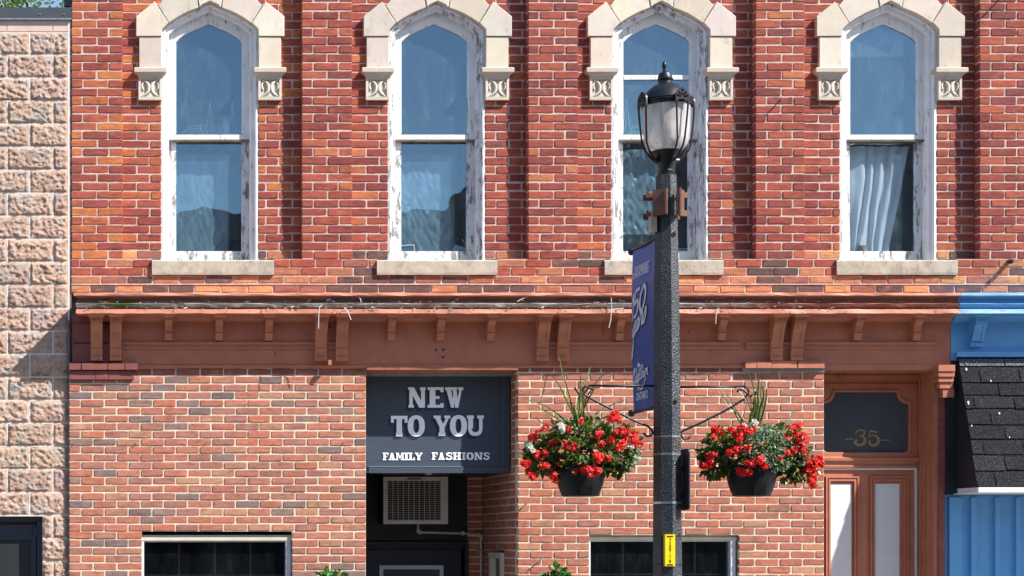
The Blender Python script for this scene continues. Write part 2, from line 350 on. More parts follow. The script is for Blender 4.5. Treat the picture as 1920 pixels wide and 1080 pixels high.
def lensmat():
    m, nt, p = base('frosted_lamp_lens'); p.inputs['Base Color'].default_value = (.88, .85, .82, 1); p.inputs['Roughness'].default_value = .12
    tr = N(nt, 'ShaderNodeBsdfTranslucent')
    lc = ramp(nt, ns(nt, coords(nt, (1, 1, .12)), 26, 4, .7), [(.35, (.55, .54, .54)), (.6, (.95, .92, .88))]); nt.links.new(lc, tr.inputs[0]); nt.links.new(lc, p.inputs['Base Color'])
    tp = N(nt, 'ShaderNodeBsdfTransparent'); m3 = N(nt, 'ShaderNodeMixShader'); m3.inputs[0].default_value = .16
    ms = N(nt, 'ShaderNodeMixShader'); ms.inputs[0].default_value = .45
    nt.links.new(p.outputs[0], ms.inputs[1]); nt.links.new(tr.outputs[0], ms.inputs[2]); nt.links.new(ms.outputs[0], m3.inputs[1]); nt.links.new(tp.outputs[0], m3.inputs[2]); nt.links.new(m3.outputs[0], nt.nodes['Material Output'].inputs[0])
    return m
M['lens'] = lensmat()

# ------------------------------------------------------------------ bricks
UP = [(.33, .078, .05)] * 5 + [(.28, .064, .046)] * 6 + [(.22, .05, .042)] * 3 + [(.36, .095, .054)] * 2 + [(.2, .055, .05)]
UP = UP * 3 + [(.44, .15, .065), (.40, .12, .055)]
UPL = [(.35, .088, .055)] * 4 + [(.42, .12, .05)] * 2 + [(.27, .062, .048)] * 4 + [(.48, .16, .055)]
SOOT = [(.50, .22, .11), (.42, .17, .09), (.38, .15, .085), (.30, .11, .08), (.52, .24, .12), (.56, .26, .11), (.13, .075, .07), (.1, .065, .06), (.3, .12, .09)]
LOW = [(.40, .152, .105)] * 7 + [(.44, .155, .092)] * 3 + [(.35, .15, .115)] * 5 + [(.42, .21, .13), (.40, .19, .12)] + [(.22, .145, .13), (.19, .13, .13), (.26, .16, .13)]
LOWR = [(.39, .138, .095)] * 7 + [(.42, .145, .088)] * 4 + [(.34, .14, .1)] * 3 + [(.43, .21, .12)]
tf_front = lambda u, w_, v: (u, -w_, v)
def brick(mb, u0, u1, v0, v1, wf, depth, col, m=0, tf=tf_front, rough=1.0, rail=0):
    j = .0017 * rough; r = .004 + .002 * rough * random.random()
    a0, a1 = u0 + rnd(-j, j), u1 + rnd(-j, j); b0, b1 = v0 + rnd(-j, j), v1 + rnd(-j, j)
    tl = rnd(-.0014, .0014) * rough; tr_ = rnd(-.0014, .0014) * rough
    n = max(2, int((a1 - a0) / .045)); pts = [(a0 + r, b0), ]
    for i in range(1, n): pts.append((a0 + (a1 - a0) * i / n, b0 + rnd(-j, j) * .9))
    pts += [(a1 - r, b0 + tl), (a1, b0 + r + tl), (a1 + rnd(-j, j) * .6, (b0 + b1) / 2), (a1, b1 - r + tr_), (a1 - r, b1 + tr_)]
    for i in range(n - 1, 0, -1): pts.append((a0 + (a1 - a0) * i / n, b1 + rnd(-j, j) * .9))
    pts += [(a0 + r, b1), (a0, b1 - r), (a0 + rnd(-j, j) * .6, (b0 + b1) / 2), (a0, b0 + r)]
    cu, cv = (a0 + a1) / 2, (b0 + b1) / 2; hu, hv = (a1 - a0) / 2, (b1 - b0) / 2
    f = wf + rnd(-.0018, .0018) * rough; k = len(pts); e = .0035
    vs = [tf(cu + (p[0] - cu) * (1 - e / hu), f, cv + (p[1] - cv) * (1 - e / hv)) for p in pts]
    vs += [tf(p[0], f - .003, p[1]) for p in pts] + [tf(p[0], f - depth, p[1]) for p in pts]
    fs = [tuple(range(k))]
    for q in (0, 1):
        for i in range(k): jn = (i + 1) % k; fs.append((q * k + jn, q * k + i, (q + 1) * k + i, (q + 1) * k + jn))
    g = rnd(.9, 1.1); mb.add(vs, fs, m, tuple(c * g for c in col))
def course(mb, ints, v0, v1, wf, L, phase, pal, joint=.011, depth=.05, tf=tf_front, mort=.006, rough=1.0, back=.04, mm=1, ins=0):
    for a, b in ints:
        if b - a < .03: continue
        a_, b_ = a, b; a, b = a + ins, b - ins
        lo = tf(a, wf - mort, v0); mbx = [tf(a, wf - mort, v0), tf(b, wf - mort, v0), tf(b, wf - mort - back, v0), tf(a, wf - mort - back, v0)]
        hi = [tf(a, wf - mort, v1), tf(b, wf - mort, v1), tf(b, wf - mort - back, v1), tf(a, wf - mort - back, v1)]
        mb.hexa(mbx, hi, mm); a, b = a_, b_
        cuts = [a]; x = phase + math.floor((a - phase) / L) * L
        while x < b:
            if x > a + L * .22 and x < b - L * .22: cuts.append(x + rnd(-.004, .004))
            x += L
        cuts.append(b)
        for i in range(len(cuts) - 1):
            u0 = cuts[i] + (joint / 2 if i else .0005); u1 = cuts[i + 1] - (joint / 2 if i < len(cuts) - 2 else .0005)
            if u1 - u0 < .02: continue
            brick(mb, u0, u1, v0 + joint / 2, v1 - joint / 2, wf, depth, random.choice(pal), 0, tf, rough)

U, RC = -.05, -.15          # pilaster face, recessed panel face
WC = [394, 820.5, 1240.5, 1669.8]
CP = [(134, 230), (566, 660.5), (990.5, 1084), (1417, 1509.5), (1837, 2140)]
brick_b = thing('brick_building', 'old red brick shop building with white pointed arch windows above a terracotta cornice', 'building', (X(840), 1.2, 0))
KB = Kit(brick_b)
BM = [M['brick'], M['mortar']]
def archf(t): t = min(1, abs(t)); return .77 * t + .23 * t ** 6
# pilasters
for pi, (a, b) in enumerate(CP):
    mb = MB(); x0, x1 = X(a, U), X(b, U); y = 485.5; k = 0
    pal = UPL if pi == 0 else UP
    while y > -120:
        v0, v1 = Z(y, U), Z(y - 16.05, U)
        L = X(200, U) - X(151.5, U)
        ph = x0 if k % 2 else x0 - L * .56
        course(mb, [(x0, x1)], v0, v1, U, L, ph, pal, .0125, .1, mort=.005, back=.09, rough=1.5, ins=.006)
        y -= 16.05; k += 1
    KB.part(mb, 'pilaster', BM)
# recessed panels with window openings
mb = MB()
for i in range(4):
    a = X(CP[i][1] - 4, RC); b = X(CP[i + 1][0] + 0, RC); c = X(WC[i], -.11); y = 485.5; k = 0
    while y > -120:
        y1 = y - 15.95; ym = (y + y1) / 2; v0, v1 = Z(y, RC), Z(y1, RC)
        if ym > 22: h = .414
        elif ym > 2: h = .26
        else: h = 0
        ints = [(a, c - h), (c + h, b)] if h else [(a, b)]
        L = .2205; ph = (a + .03) if k % 2 else (a + .03 + L / 2)
        course(mb, ints, v0, v1, RC, L, ph, SOOT[2:] if k == 0 else (UPL if i == 0 else UP), .0125, .05, mort=.005, back=.1, rough=1.5)
        y = y1; k += 1
KB.part(mb, 'upper_wall', BM)
# string course below the windows
mb = MB(); XL, XR = X(134, U), X(2140, U)
SILL = [(285, 514), (707, 933), (1134, 1357), (1569.5, 1796)]
for (ya, yb, pal, front, gaps) in ((501, 485.5, UP[:7] + SOOT[1:4] + SOOT[6:8], U, True), (517, 501, UP[:6] + SOOT[:3] + SOOT[6:8], U, True), (532, 517, SOOT, U + .004, False), (548.5, 534, SOOT + SOOT[6:8] * 2, U + .001, False)):
    ints = [(XL, XR)]
    if gaps:
        e = [XL]; 
        for s0, s1 in SILL: e += [X(s0, U), X(s1, U)]
        e.append(XR); ints = [(e[i], e[i + 1]) for i in range(0, len(e), 2)]
    course(mb, ints, Z(ya, U), Z(yb, U), front, .222, rnd(0, .2), pal, .0105, .05, mort=.006, back=.12, rough=1.4)
mb.box(XL, XR, U - .1, U + .006, Z(534, U), Z(532, U), 1)
KB.part(mb, 'string_course', BM)
# sills
for s0, s1 in SILL:
    mb = MB(); f = U + .025; zt, zb = Z(487, f), Z(515, f); n = 14; x0, x1 = X(s0, f), X(s1, f)
    mb.sweepx([(f, zb), (f + .002, zb + .02), (f, zt - .012), (f - .012, zt), (-.215, zt + .018), (-.215, zb)], [x0 + (x1 - x0) * i / n for i in range(n + 1)], jit=.003, seed=s0)
    KB.part(mb, 'window_sill', M['sill'])

# hoods
def stint():
    g = rnd(.86, 1.06); return (g, g * rnd(.96, 1.02), g * rnd(.92, 1.04))
def pw(c, pts, d): return [(X(c, -.11) + dx * S * 1.0073, Z(y, d)) for dx, y in pts]
def smooth2(pts, n=4):
    out = []
    for i in range(len(pts) - 1):
        p0, p1, p2, p3 = pts[max(i - 1, 0)], pts[i], pts[i + 1], pts[min(i + 2, len(pts) - 1)]
        for q in range(n):
            t = q / n; out.append(tuple(.5 * (2 * p1[a] + (p2[a] - p0[a]) * t + (2 * p0[a] - 5 * p1[a] + 4 * p2[a] - p3[a]) * t * t + (3 * p1[a] - p0[a] - 3 * p2[a] + p3[a]) * t ** 3) for a in (0, 1)))
    return out + [pts[-1]]
for ci, c in enumerate(WC):
    mb = MB(); T = -.11
    for s in (-1, 1):
        P = lambda pts: pw(c, [(s * dx, y) for dx, y in pts], T)
        mb.prism(P([(139, 68), (139, 31), (104, 3), (78.5, 43), (90, 55), (91, 68)]), -.3, T + .006, 0, stint(), bev=.004)
        mb.prism(P([(133, 128), (133, 69), (91, 69), (91, 128)]), -.3, T - .003, 0, stint(), bev=.004)
        arch = [(88 * t, 3.5 + 51 * archf(t)) for t in (.87, .72, .56, .42, .29)]
        mb.prism(P([(97, 11)] + [(arch[0][0] + 1.0, arch[0][1])] + arch[1:-1] + [(21.5, 14), (27, -24), (72, -20)]), -.3, T + .003, 0, stint(), bev=.004)
    P = lambda pts: pw(c, pts, T)
    mb.prism(P([(-20, 13.5), (-16.5, 9), (0, 2), (16.5, 9), (20, 13.5), (28, -30), (-28, -30)]), -.3, T + .009, bev=.004)
    hood = KB.part(mb, 'window_hood', M['stone'])
    for s in (-1, 1):
        mb = MB(); cc = X(c, T) + s * 112.3 * S * 1.0073; hw = 22 * S
        mb.box(cc - hw, cc + hw, -.3, T - .002, Z(187, T), Z(142, T))
        def ring(h, d, y): return [(cc - h, .3, Z(y, T)), (cc - h, -d, Z(y, T)), (cc + h, -d, Z(y, T)), (cc + h, .3, Z(y, T))]
        rr = [ring(hw + .001, T, 145), ring(hw + .004, T + .004, 142), ring(hw + .022, T + .024, 138.5), ring(hw + .036, T + .036, 136.6), ring(hw + .037, T + .037, 129.5), ring(hw + .03, T + .03, 128)]
        vs = sum(rr, []); fs = []
        for q in range(len(rr) - 1):
            for e in range(3): fs.append((q * 4 + e, q * 4 + e + 1, q * 4 + 5 + e, q * 4 + 4 + e))
        fs.append((20, 21, 22, 23)); fs.append((3, 2, 1, 0)); mb.add(vs, fs)
        # carved motif: two commas in relief on a sunk panel
        zc = Z(165, T); k = S; mb.f = mb.f[6:]; mb.m = mb.m[6:]     # rebuild the die with a sunk panel
        zt2, zb2 = Z(142, T), Z(187, T)
        mb.box(cc - hw, cc + hw, -.3, T - .018, zb2, zt2)
        mb.box(cc - hw, cc + hw, T - .018, T - .002, zb2, zb2 + 6 * k); mb.box(cc - hw, cc + hw, T - .018, T - .002, zt2 - 7 * k, zt2)
        mb.c = [(.86, .86, .84)] * len(mb.c)
        for q in (-1, 1):
            mb.box(min(cc + q * hw, cc + q * (hw - 4.5 * k)), max(cc + q * hw, cc + q * (hw - 4.5 * k)), T - .018, T - .002, zb2 + 6 * k, zt2 - 7 * k)
            path = [(15.5, 15), (9, 13), (4, 7), (2.6, 0), (4.5, -7), (10, -12), (16, -14.5)]
            mb.tube([(cc + q * a * k, -T + .012, zc + b * k) for a, b in smooth2(path)], [.004 + .0115 * math.sin(math.pi * min(1, max(0, t / 24))) for t in range(25)], 8)
            mb.tube([(cc + q * a * k, -T + .012, zc + b * k) for a, b in ((13, 12), (15.5, 6), (15, 0), (12, -3.5))], [.005, .009, .010, .004], 6)
        mb.add([(cc - 6 * k, -T + .004, zc - 16 * k), (cc + 6 * k, -T + .004, zc - 16 * k), (cc, -T + .004, zc - 8 * k)], [(0, 1, 2)])
        KB.part(mb, 'corbel', M['stone'], parent=hood)

# upper windows
def outline(hw, sh, ap, d, bot, n=10):
    pts = [(-hw, bot)] + [(-hw * (1 - i / n), ap + (sh - ap) * archf(1 - i / n)) for i in range(n)] + [(hw * i / n, ap + (sh - ap) * archf(i / n)) for i in range(n + 1)] + [(hw, bot)]
    return [(x * S * 1.014, -d, Z(y, d)) for x, y in pts]
def loops(mb, cx, ls, m=0, closed=False):
    n = len(ls[0]); vs = [(cx + p[0], p[1], p[2]) for l in ls for p in l]; fs = []
    for q in range(len(ls) - 1):
        for i in range(n if closed else n - 1):
            j = (i + 1) % n; fs.append((q * n + i, q * n + j, (q + 1) * n + j, (q + 1) * n + i))
    mb.add(vs, fs, m)
for ci, c in enumerate(WC):
    cx = X(c, -.11); B = 488
    mb = MB()
    loops(mb, cx, [outline(92, 55, 3, -.3, B), outline(92, 55, 3, -.158, B), outline(86, 58, 9, -.152, B), outline(84, 60, 11.5, -.158, B), outline(83, 61, 12.5, -.172, B), outline(78, 64, 19, -.176, B), outline(76, 66, 22, -.184, B), outline(75.5, 66.5, 23, -.24, B), outline(75, 67, 24, -.33, B)])
    win = KB.part(mb, 'window', M['wframe2'] if ci in (1, 2) else M['wframe'], smooth=True, angle=25)
    mb = MB(); sh = 80
    loops(mb, cx, [outline(76, 66, 22, -.235, 258), outline(64, sh - 2, 43, -.235, 252), outline(62.5, sh, 45.5, -.246, 250.5), outline(61.5, sh, 46, -.265, 250)], closed=False)
    k = S * 1.014
    mb.box(cx - 75 * k, cx + 75 * k, -.265, -.236, Z(261.5, -.235), Z(252.5, -.235)); mb.box(cx - 77 * k, cx + 77 * k, -.275, -.228, Z(263.5, -.2), Z(261.5, -.2), 1)  # thin dark strip paints the shadow line under the meeting rail
    if ci == 2:
        mb.box(cx - 62 * k, cx + 62 * k, -.263, -.236, Z(149, -.240), Z(141, -.240))
    KB.part(mb, 'upper_sash', [M['wframe'], M['wood']], parent=win)
    mb = MB()
    for s in (-1, 1): mb.box(min(cx + s * 61.5 * k, cx + s * 75 * k), max(cx + s * 61.5 * k, cx + s * 75 * k), -.300, -.268, Z(488, -.270), Z(266, -.270))
    mb.box(cx - 61.5 * k, cx + 61.5 * k, -.300, -.270, Z(488, -.270), Z(471, -.270)); mb.box(cx - 61.5 * k, cx + 61.5 * k, -.300, -.276, Z(268, -.270), Z(262, -.270), 1)  # top rail coloured dark as the shadow below the meeting rail
    KB.part(mb, 'lower_sash', [M['wframe2'], M['wood']], parent=win)
    mb = MB(); o = outline(62, sh, 45, -.258, 253); mb.add([(cx + p[0], p[1], p[2]) for p in o], [tuple(range(len(o)))])
    KB.part(mb, 'glass', M['glass'], parent=win)
    mb = MB(); mb.add([(cx - 62 * k, .286, Z(472, -.286)), (cx + 62 * k, .286, Z(472, -.286)), (cx + 62 * k, .286, Z(268, -.286)), (cx - 62 * k, .286, Z(268, -.286))], [(0, 1, 2, 3)])
    KB.part(mb, 'glass', M['glass'], parent=win)
    # room behind: walls, floor and ceiling
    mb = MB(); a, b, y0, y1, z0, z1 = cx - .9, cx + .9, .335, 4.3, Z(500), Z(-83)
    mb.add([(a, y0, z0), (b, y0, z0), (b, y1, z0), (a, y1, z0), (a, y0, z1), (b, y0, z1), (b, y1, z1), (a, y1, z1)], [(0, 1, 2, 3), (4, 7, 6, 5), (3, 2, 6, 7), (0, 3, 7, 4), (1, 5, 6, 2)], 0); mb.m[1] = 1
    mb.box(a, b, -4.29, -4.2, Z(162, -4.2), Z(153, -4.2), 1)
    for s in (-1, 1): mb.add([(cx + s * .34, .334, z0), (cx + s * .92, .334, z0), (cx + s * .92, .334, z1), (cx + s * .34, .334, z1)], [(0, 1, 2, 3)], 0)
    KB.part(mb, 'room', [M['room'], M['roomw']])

# ------------------------------------------------------------------ lower walls
def lowerwall(name, a, b, op, y0, pitch, pal, phase_px, top_ints=None):
    mb = MB(); k = 0; y = y0
    x0, x1 = X(a), X(b)
    while Z(y) > .02:
        v1, v0 = Z(y), max(0, Z(y + pitch))
        ints = [(x0, x1)]
        if op and y + pitch * .5 > op[2]: ints = [(x0, X(op[0])), (X(op[1]), x1)]
        if op and Z(y) < .55: ints = [(x0, x1)]
        L = .2003
        pl = [(.26, .085, .065), (.22, .07, .06), (.3, .1, .07)] if k == 0 else pal  # top course: shade under the cornice painted into darker brick colours
        course(mb, ints, v0, v1, 0, L, x0 + (0 if k % 2 else L * .5) - .0, pl, .0122, .05, mort=.005, back=.09, rough=1.3)
        y += pitch; k += 1
    return KB.part(mb, name, [M['brick2'], M['mortar2']])
lowerwall('lower_wall', 130, 686, (266, 548, 1003), 690.2, 14.58, LOW, 0)
lowerwall('lower_wall', 971.5, 1545, (1105, 1386, 1002), 684.2, 14.5, LOWR, 0)
# painted corbel bricks at the heads of the brick infill
mb = MB()
xs = [130, 148, 150, 179, 181.5, 202, 205, 233.5, 235, 257.5]
mb.box(X(130.5), X(255), -.05, .012, Z(693), Z(681), 1)
for a, b, c in ((130, 151.5, 0), (153.5, 201.5, .002), (203, 233.5, -.001), (235, 258, .003)): mb.box(X(a, .05), X(b, .05), -.05, .05 + c, Z(693, .05), Z(680.5 + c * 300, .05), 0)
for a, b, c in ((130, 179, 0), (180, 203, .001), (204, 251, -.002)): mb.box(X(a, .025), X(b, .025), -.05, .027 + c, Z(711, .03), Z(695, .03), 0)
KB.part(mb, 'corbelled_bricks', [M['maroon'], M['shademortar']])
mb = MB()
mb.box(X(1392), X(1545), -.05, .014, Z(698), Z(689), 1)
for a, b, c in ((1398, 1419, 0), (1420, 1447, .002), (1448, 1495, -.002), (1497, 1546, .001)): mb.box(X(a, .05), X(b, .05), -.05, .05 + c, Z(690, .05), Z(677.5 + c * 300, .05), 0)
KB.part(mb, 'corbelled_bricks', [M['terra'], M['shademortar']])
xr_ = X(971.5)
# painted brick pier behind the left brackets and strip by the door
mb = MB()
for i, (ya, yb) in enumerate(((642, 607), (679, 645))): mb.box(X(136.5, .0), X(206, 0), -.2, .004 + .002 * i, Z(ya), Z(yb))
mb.box(X(134.5), X(231), -.2, -.01, Z(682), Z(589))
KB.part(mb, 'painted_brick_pier', M['maroon']); mb = MB()
for i in range(24):
    y = 745 + i * 14.5
    if Z(y + 14.5) > 0: mb.box(X(1763), X(1775), -.1, -.03 + .0015 * (i % 3), Z(y + 14), Z(y))
KB.part(mb, 'painted_brick_strip', M['maroon'])

mb = MB()
mb.box(X(131), X(2140), -8, -.26, Z(541), Z(508)); mb.box(X(131), X(1540), -.5, -.21, Z(700), Z(541)); mb.box(X(131), X(2140), -8, -2.2, 0, Z(541)); mb.box(X(131), X(2140), -8, -4.4, Z(508), Z(-100)); mb.box(X(131), X(2140), -8, -.3, Z(-100), Z(-118)); mb.box(X(131), X(131) + .2, -4.4, -.3, Z(508), Z(-100))
mb.box(xr_ + .1, xr_ + .25, -2.2, -.1, 0, Z(690)); mb.box(X(686) - .25, X(686) - .11, -2.2, -.1, 0, Z(690))
KB.part(mb, 'light_blocking_core', M['shademortar'])  # unseen boxes added to block sun and sky leaking in behind the facade
# cornice
def subdiv(a, b, st=.06):
    n = max(1, int((b - a) / st)); return [a + (b - a) * i / n for i in range(n + 1)]
CORN = [(-.06, Z(547.5, .3)), (.29, Z(549, .3)), (.302, Z(550, .3)), (.302, Z(554, .3)), (.288, Z(556, .3)), (.25, Z(557, .25)), (.235, Z(561, .25)), (.232, Z(566, .25)), (.255, Z(567, .25)), (.272, Z(570.5, .25)), (.258, Z(576, .25)), (.232, Z(577.5, .25)), (.236, Z(578.5, .25)), (.262, Z(580, .262)), (.266, Z(587.5, .265)), (.255, Z(589, .255)), (-.06, Z(589.5, .1))]
CM = [0, 0, 0, 3, 3, 3, 3, 1, 1, 1, 1, 3, 3, 0, 2, 2, 2]
def cornice(x0, x1, name, mats, seed, jit, miter, builder, parent=None, mb=None):
    mb = mb or MB(); nb = len(mb.v); xs = subdiv(x0, x1, .05); mb.sweepx(CORN, xs, jit=jit, seed=seed, mats=CM)
    if miter:
        n = len(CORN)
        for q in range(3):
            for i in range(n):
                x, y, z = mb.v[nb + q * n + i]; mb.v[nb + q * n + i] = (x + (.30 - CORN[i][0]) * [1, .7, .35][q] * (.55 if CORN[i][0] > .1 else .15), y, z)
    return builder.part(mb, name, mats, parent)
# flakes of lifted paint along the cornice
random.seed(11)
mb = MB()
for i in range(340):
    px = rnd(155, 1800); py = random.choice([555, 566, 568, 577, 579, 583]) + rnd(-2, 2); d = .262 + rnd(0, .014); s = rnd(.004, .012) * (1.6 if px < 1560 else .8)
    x, z = X(px, d), Z(py, d); an = rnd(-.5, .5); l = s * rnd(.8, 1.9)
    mb.add([(x, -d, z), (x + l * math.cos(an), -d - rnd(0, .012), z + l * math.sin(an)), (x + l * math.cos(an) * .8, -d - rnd(.0, .016), z + l * math.sin(an) + s * .5), (x - s * .2, -d, z + s * .5)], [(0, 1, 2, 3)], random.choice([0, 4, 4]))
flk = mb

cor = cornice(X(138, .3), X(1803, .3), 'cornice', [M['terralip'], M['rot'], M['terra'], M['cove'], M['plantwhite']], 3, .007, True, KB, mb=flk)
# frieze board, mouldings
mb = MB(); f = .004
mb.box(X(229), X(1781.5), -.2, f, Z(684), Z(590))
xs = subdiv(X(168), X(1781.5), .3)
mb.sweepx([(f, Z(604)), (.03, Z(602)), (.05, Z(598)), (.085, Z(595)), (.09, Z(591)), (.09, Z(588.5)), (f, Z(588.5))], xs)
for a, b in ((229, 592), (606, 630), (1026, 1045), (1065, 1386), (1397, 1450), (1463, 1480), (1500, 1752)):
    mb.sweepx([(f, Z(655.5)), (.016, Z(655)), (.018, Z(650.5)), (.012, Z(649.5)), (.012, Z(647.5)), (.026, Z(646)), (.03, Z(642.5)), (.02, Z(641)), (f, Z(640.5))], subdiv(X(a), X(b), .4))
mb.sweepx([(-.2, Z(690.8)), (.018, Z(690.5)), (.021, Z(686)), (.010, Z(683.6)), (f, Z(683))], subdiv(X(257), X(1396), .1), jit=.001)
mb.sweepx([(-.34, Z(695)), (.028, Z(694)), (.03, Z(690)), (.012, Z(683.6)), (f, Z(683))], subdiv(X(687), X(970), .1), jit=.001)
mb.box(X(1545.5), X(1781.5), -.03, .012, Z(694), Z(684))
mb.box(X(1545.5), X(1757), -.5, -.03, Z(694), Z(640))
# paint blister and screw holes
for (px, py, r) in ((817, 656, 2), (831, 656, 2), (831, 670, 2)): mb.tube([(X(px), -f, Z(py)), (X(px), -f - .004, Z(py))], r * S, 8, m=1)
mb.box(X(613), X(619), f, .09, Z(686), Z(677))
KB.part(mb, 'frieze', [M['terra'], M['black']], parent=cor)
def bracket(px, big, mat, par, kit, yb=None):
    mb = MB(); cx = X(px); 
    if big:
        hw = 11 * S; yb = yb or 678
        prof = [(.0, Z(yb)), (.052, Z(yb - 1)), (.058, Z(yb - 8)), (.048, Z(yb - 9)), (.052, Z(yb - 18)), (.072, Z(yb - 22)), (.058, Z(yb - 24)), (.066, Z(641)), (.088, Z(625)), (.125, Z(611)), (.138, Z(610)), (.143, Z(601)), (.15, Z(599)), (.15, Z(590)), (.0, Z(590))]
    else:
        hw = 6.8 * S; yb = yb or 640
        prof = [(.0, Z(yb)), (.045, Z(yb - 1)), (.055, Z(yb - 10)), (.07, Z(yb - 13)), (.058, Z(yb - 15)), (.07, Z(613)), (.1, Z(607)), (.112, Z(604)), (.115, Z(598)), (.12, Z(590)), (.0, Z(590))]
    mb.sweepx(prof, [cx - hw, cx + hw])
    if big:      # raised stiles leave a sunk panel on the face
        for s in (-1, 1):
            p2 = [(d + (.006 if 6 <= i <= 10 else 0), z) for i, (d, z) in enumerate(prof)]
            mb.sweepx([p2[i] for i in (7, 8, 9)] + [(p2[9][0] - .02, p2[9][1]), (p2[7][0] - .02, p2[7][1])], sorted([cx + s * hw * .98, cx + s * hw * .5]))
        mb.box(cx - hw * .5, cx + hw * .5, .13, .146, Z(607), Z(604)); mb.box(cx - hw * .5, cx + hw * .5, .04, .055, Z(yb - 11), Z(yb - 14)); mb.box(cx - hw * .5, cx + hw * .5, .04, .063, Z(yb - 3), Z(yb - 5))
    # flared cap
    c0, c1, dd = hw + .002, hw + (7.5 if big else 8) * S, prof[-2][0]
    z0, z1 = Z(600), Z(592)
    mb.hexa([(cx - c0, -dd - .002, z0), (cx + c0, -dd - .002, z0), (cx + c0, 0, z0), (cx - c0, 0, z0)], [(cx - c1, -dd - .05, z1), (cx + c1, -dd - .05, z1), (cx + c1, 0, z1), (cx - c1, 0, z1)])
    mb.box(cx - c1 - .003, cx + c1 + .003, 0, dd + .056, z1, Z(588.6)); mb.box(cx - c0 - .004, cx + c0 + .004, 0, dd + .006, z0 - .012, z0)
    return kit.part(mb, 'bracket', mat, parent=par)
for px in (181, 217, 600, 639, 1015, 1053, 1452, 1490): bracket(px, True, M['terra2'], cor, KB)
for px in (315.5, 410, 503, 732, 824, 918, 1159, 1256, 1350, 1604, 1714): bracket(px, False, M['terra2'], cor, KB)
# loose strips hanging off the cornice
for pts in ([(599, 577), (597.5, 590), (597, 616)], [(645, 577), (652, 584), (658, 600)], [(672, 556), (676, 561), (677, 567)], [(1146, 553), (1147, 575), (1145, 600), (1141, 615)], [(1347, 577), (1343, 588), (1341.5, 607)], [(989, 556), (978, 561), (970, 565)], [(1140, 580), (1170, 578)]):
    mb = MB(); mb.tube([(X(a, .29), -.285 - .004 * i, Z(b, .29)) for i, (a, b) in enumerate(pts)], .0035, 5); KB.part(mb, 'loose_strip', M['plantwhite'], parent=cor)
# ------------------------------------------------------------------ shop windows
def shopwin(a, b, y0, rmat, bars):
    mb = MB(); x0, x1 = X(a), X(b); zt, zb = Z(y0), .6
    mb.sweepx([(-.13, zt), (-.05, zt), (-.046, zt - .012), (-.03, zt - .02), (-.03, zt - .045), (-.06, zt - .058), (-.13, zt - .06)], [x0, x1], m=0)
    mb.box(x0, x0 + .02, -.13, -.035, zb, zt - .02, 1); mb.box(x1 - .05, x1 - .01, -.13, -.034, zb, zt - .045, 1); mb.box(x1 - .01, x1, -.13, -.06, zb, zt, 1)
    mb.box(x0, x1, -.13, -.02, zb - .05, zb, 0)
    w_ = KB.part(mb, 'shop_window', [M['cream'], rmat])
    mb = MB(); mb.add([(x0 + .01, .09, zb), (x1 - .03, .09, zb), (x1 - .03, .09, zt - .03), (x0 + .01, .09, zt - .03)], [(0, 1, 2, 3)]); KB.part(mb, 'glass', M['shopglass'], parent=w_)
    for kind, p in bars:
        mb = MB()
        if kind == 'v': mb.box(X(p - 1.7, -.2), X(p + 1.7, -.2), -.22, -.2, zb, zt)
        else: mb.box(x0, x1, -.223, -.203, Z(p + 2), Z(p - 1))
        KB.part(mb, 'glazing_bar', M['woodstrip'], parent=w_)
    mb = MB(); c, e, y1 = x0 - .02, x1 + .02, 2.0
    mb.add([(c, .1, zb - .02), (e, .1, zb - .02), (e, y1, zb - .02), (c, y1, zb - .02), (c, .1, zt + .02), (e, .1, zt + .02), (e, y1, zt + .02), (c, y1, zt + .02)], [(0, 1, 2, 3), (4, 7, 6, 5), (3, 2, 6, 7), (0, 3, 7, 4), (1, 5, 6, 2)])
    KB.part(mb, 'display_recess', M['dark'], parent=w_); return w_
shopwin(266, 548, 1003.3, M['palemetal'], [('v', 336), ('v', 403), ('v', 470), ('h', 1079)])
shopwin(1105, 1384, 1002.5, M['palemetal'], [('v', 1168), ('v', 1303), ('h', 1077)])

# ------------------------------------------------------------------ shop entrance
VB = -1.35
xl, xr = X(686), X(971.5)
mb = MB()
tfs = lambda u, w_, v: (xr - w_, u, v)           # side wall facing -x; u is world y
def tfs2(u, w_, v): return (xr - w_, -u, v)
y = 684.2; k = 0
while Z(y) > .02:
    v1, v0 = Z(y), max(0, Z(y + 14.5)); ym = y + 7
    # front jamb part, header bonded
    win_open = Z(1037) > (v0 + v1) / 2 and (v0 + v1) / 2 > .9
    ints = [(-1.35, -.97), (-.5, -.052)] if win_open else [(-1.35, -.052)]
    course(mb, ints, v0, v1, 0, .1 if k % 3 else .2, -.03 if k % 2 else .02, LOWR, .0125, .04, tf=tfs2, mort=.005, back=.08)
    x2 = xl + .0
    course(mb, [(X(877, VB), xr)], v0, v1, VB, .2, xr if k % 2 else xr - .1, LOWR, .0125, .04, mort=.005, back=.08)
    y += 14.5; k += 1
KB.part(mb, 'entrance_wall', [M['brick2'], M['mortar2']])
mb = MB(); mb.box(xl - .1, xl - .002, VB - .1, -.09, 0, Z(690)); mb.box(xl, xr + .1, VB - .3, -.3, Z(690), Z(560)); mb.box(xl, X(955, -.3), VB - .0, -.3, Z(886, -.3) + .005, Z(880, -.3))
KB.part(mb, 'entrance_ceiling', M['blackpaint'])
mb = MB(); xe = X(876.5, VB)
mb.box(xl - .1, xe, VB - .1, VB, Z(1014, VB), Z(690)); mb.box(xe - .03, xe + .002, VB, VB + .03, 0, Z(1016, VB))
for yy, hh in ((1016, 5), (1026, 3)): mb.box(xl - .1, xe - .03, VB - .05, VB + .035 - .02 * (yy > 1020), Z(yy + hh, VB), Z(yy, VB))
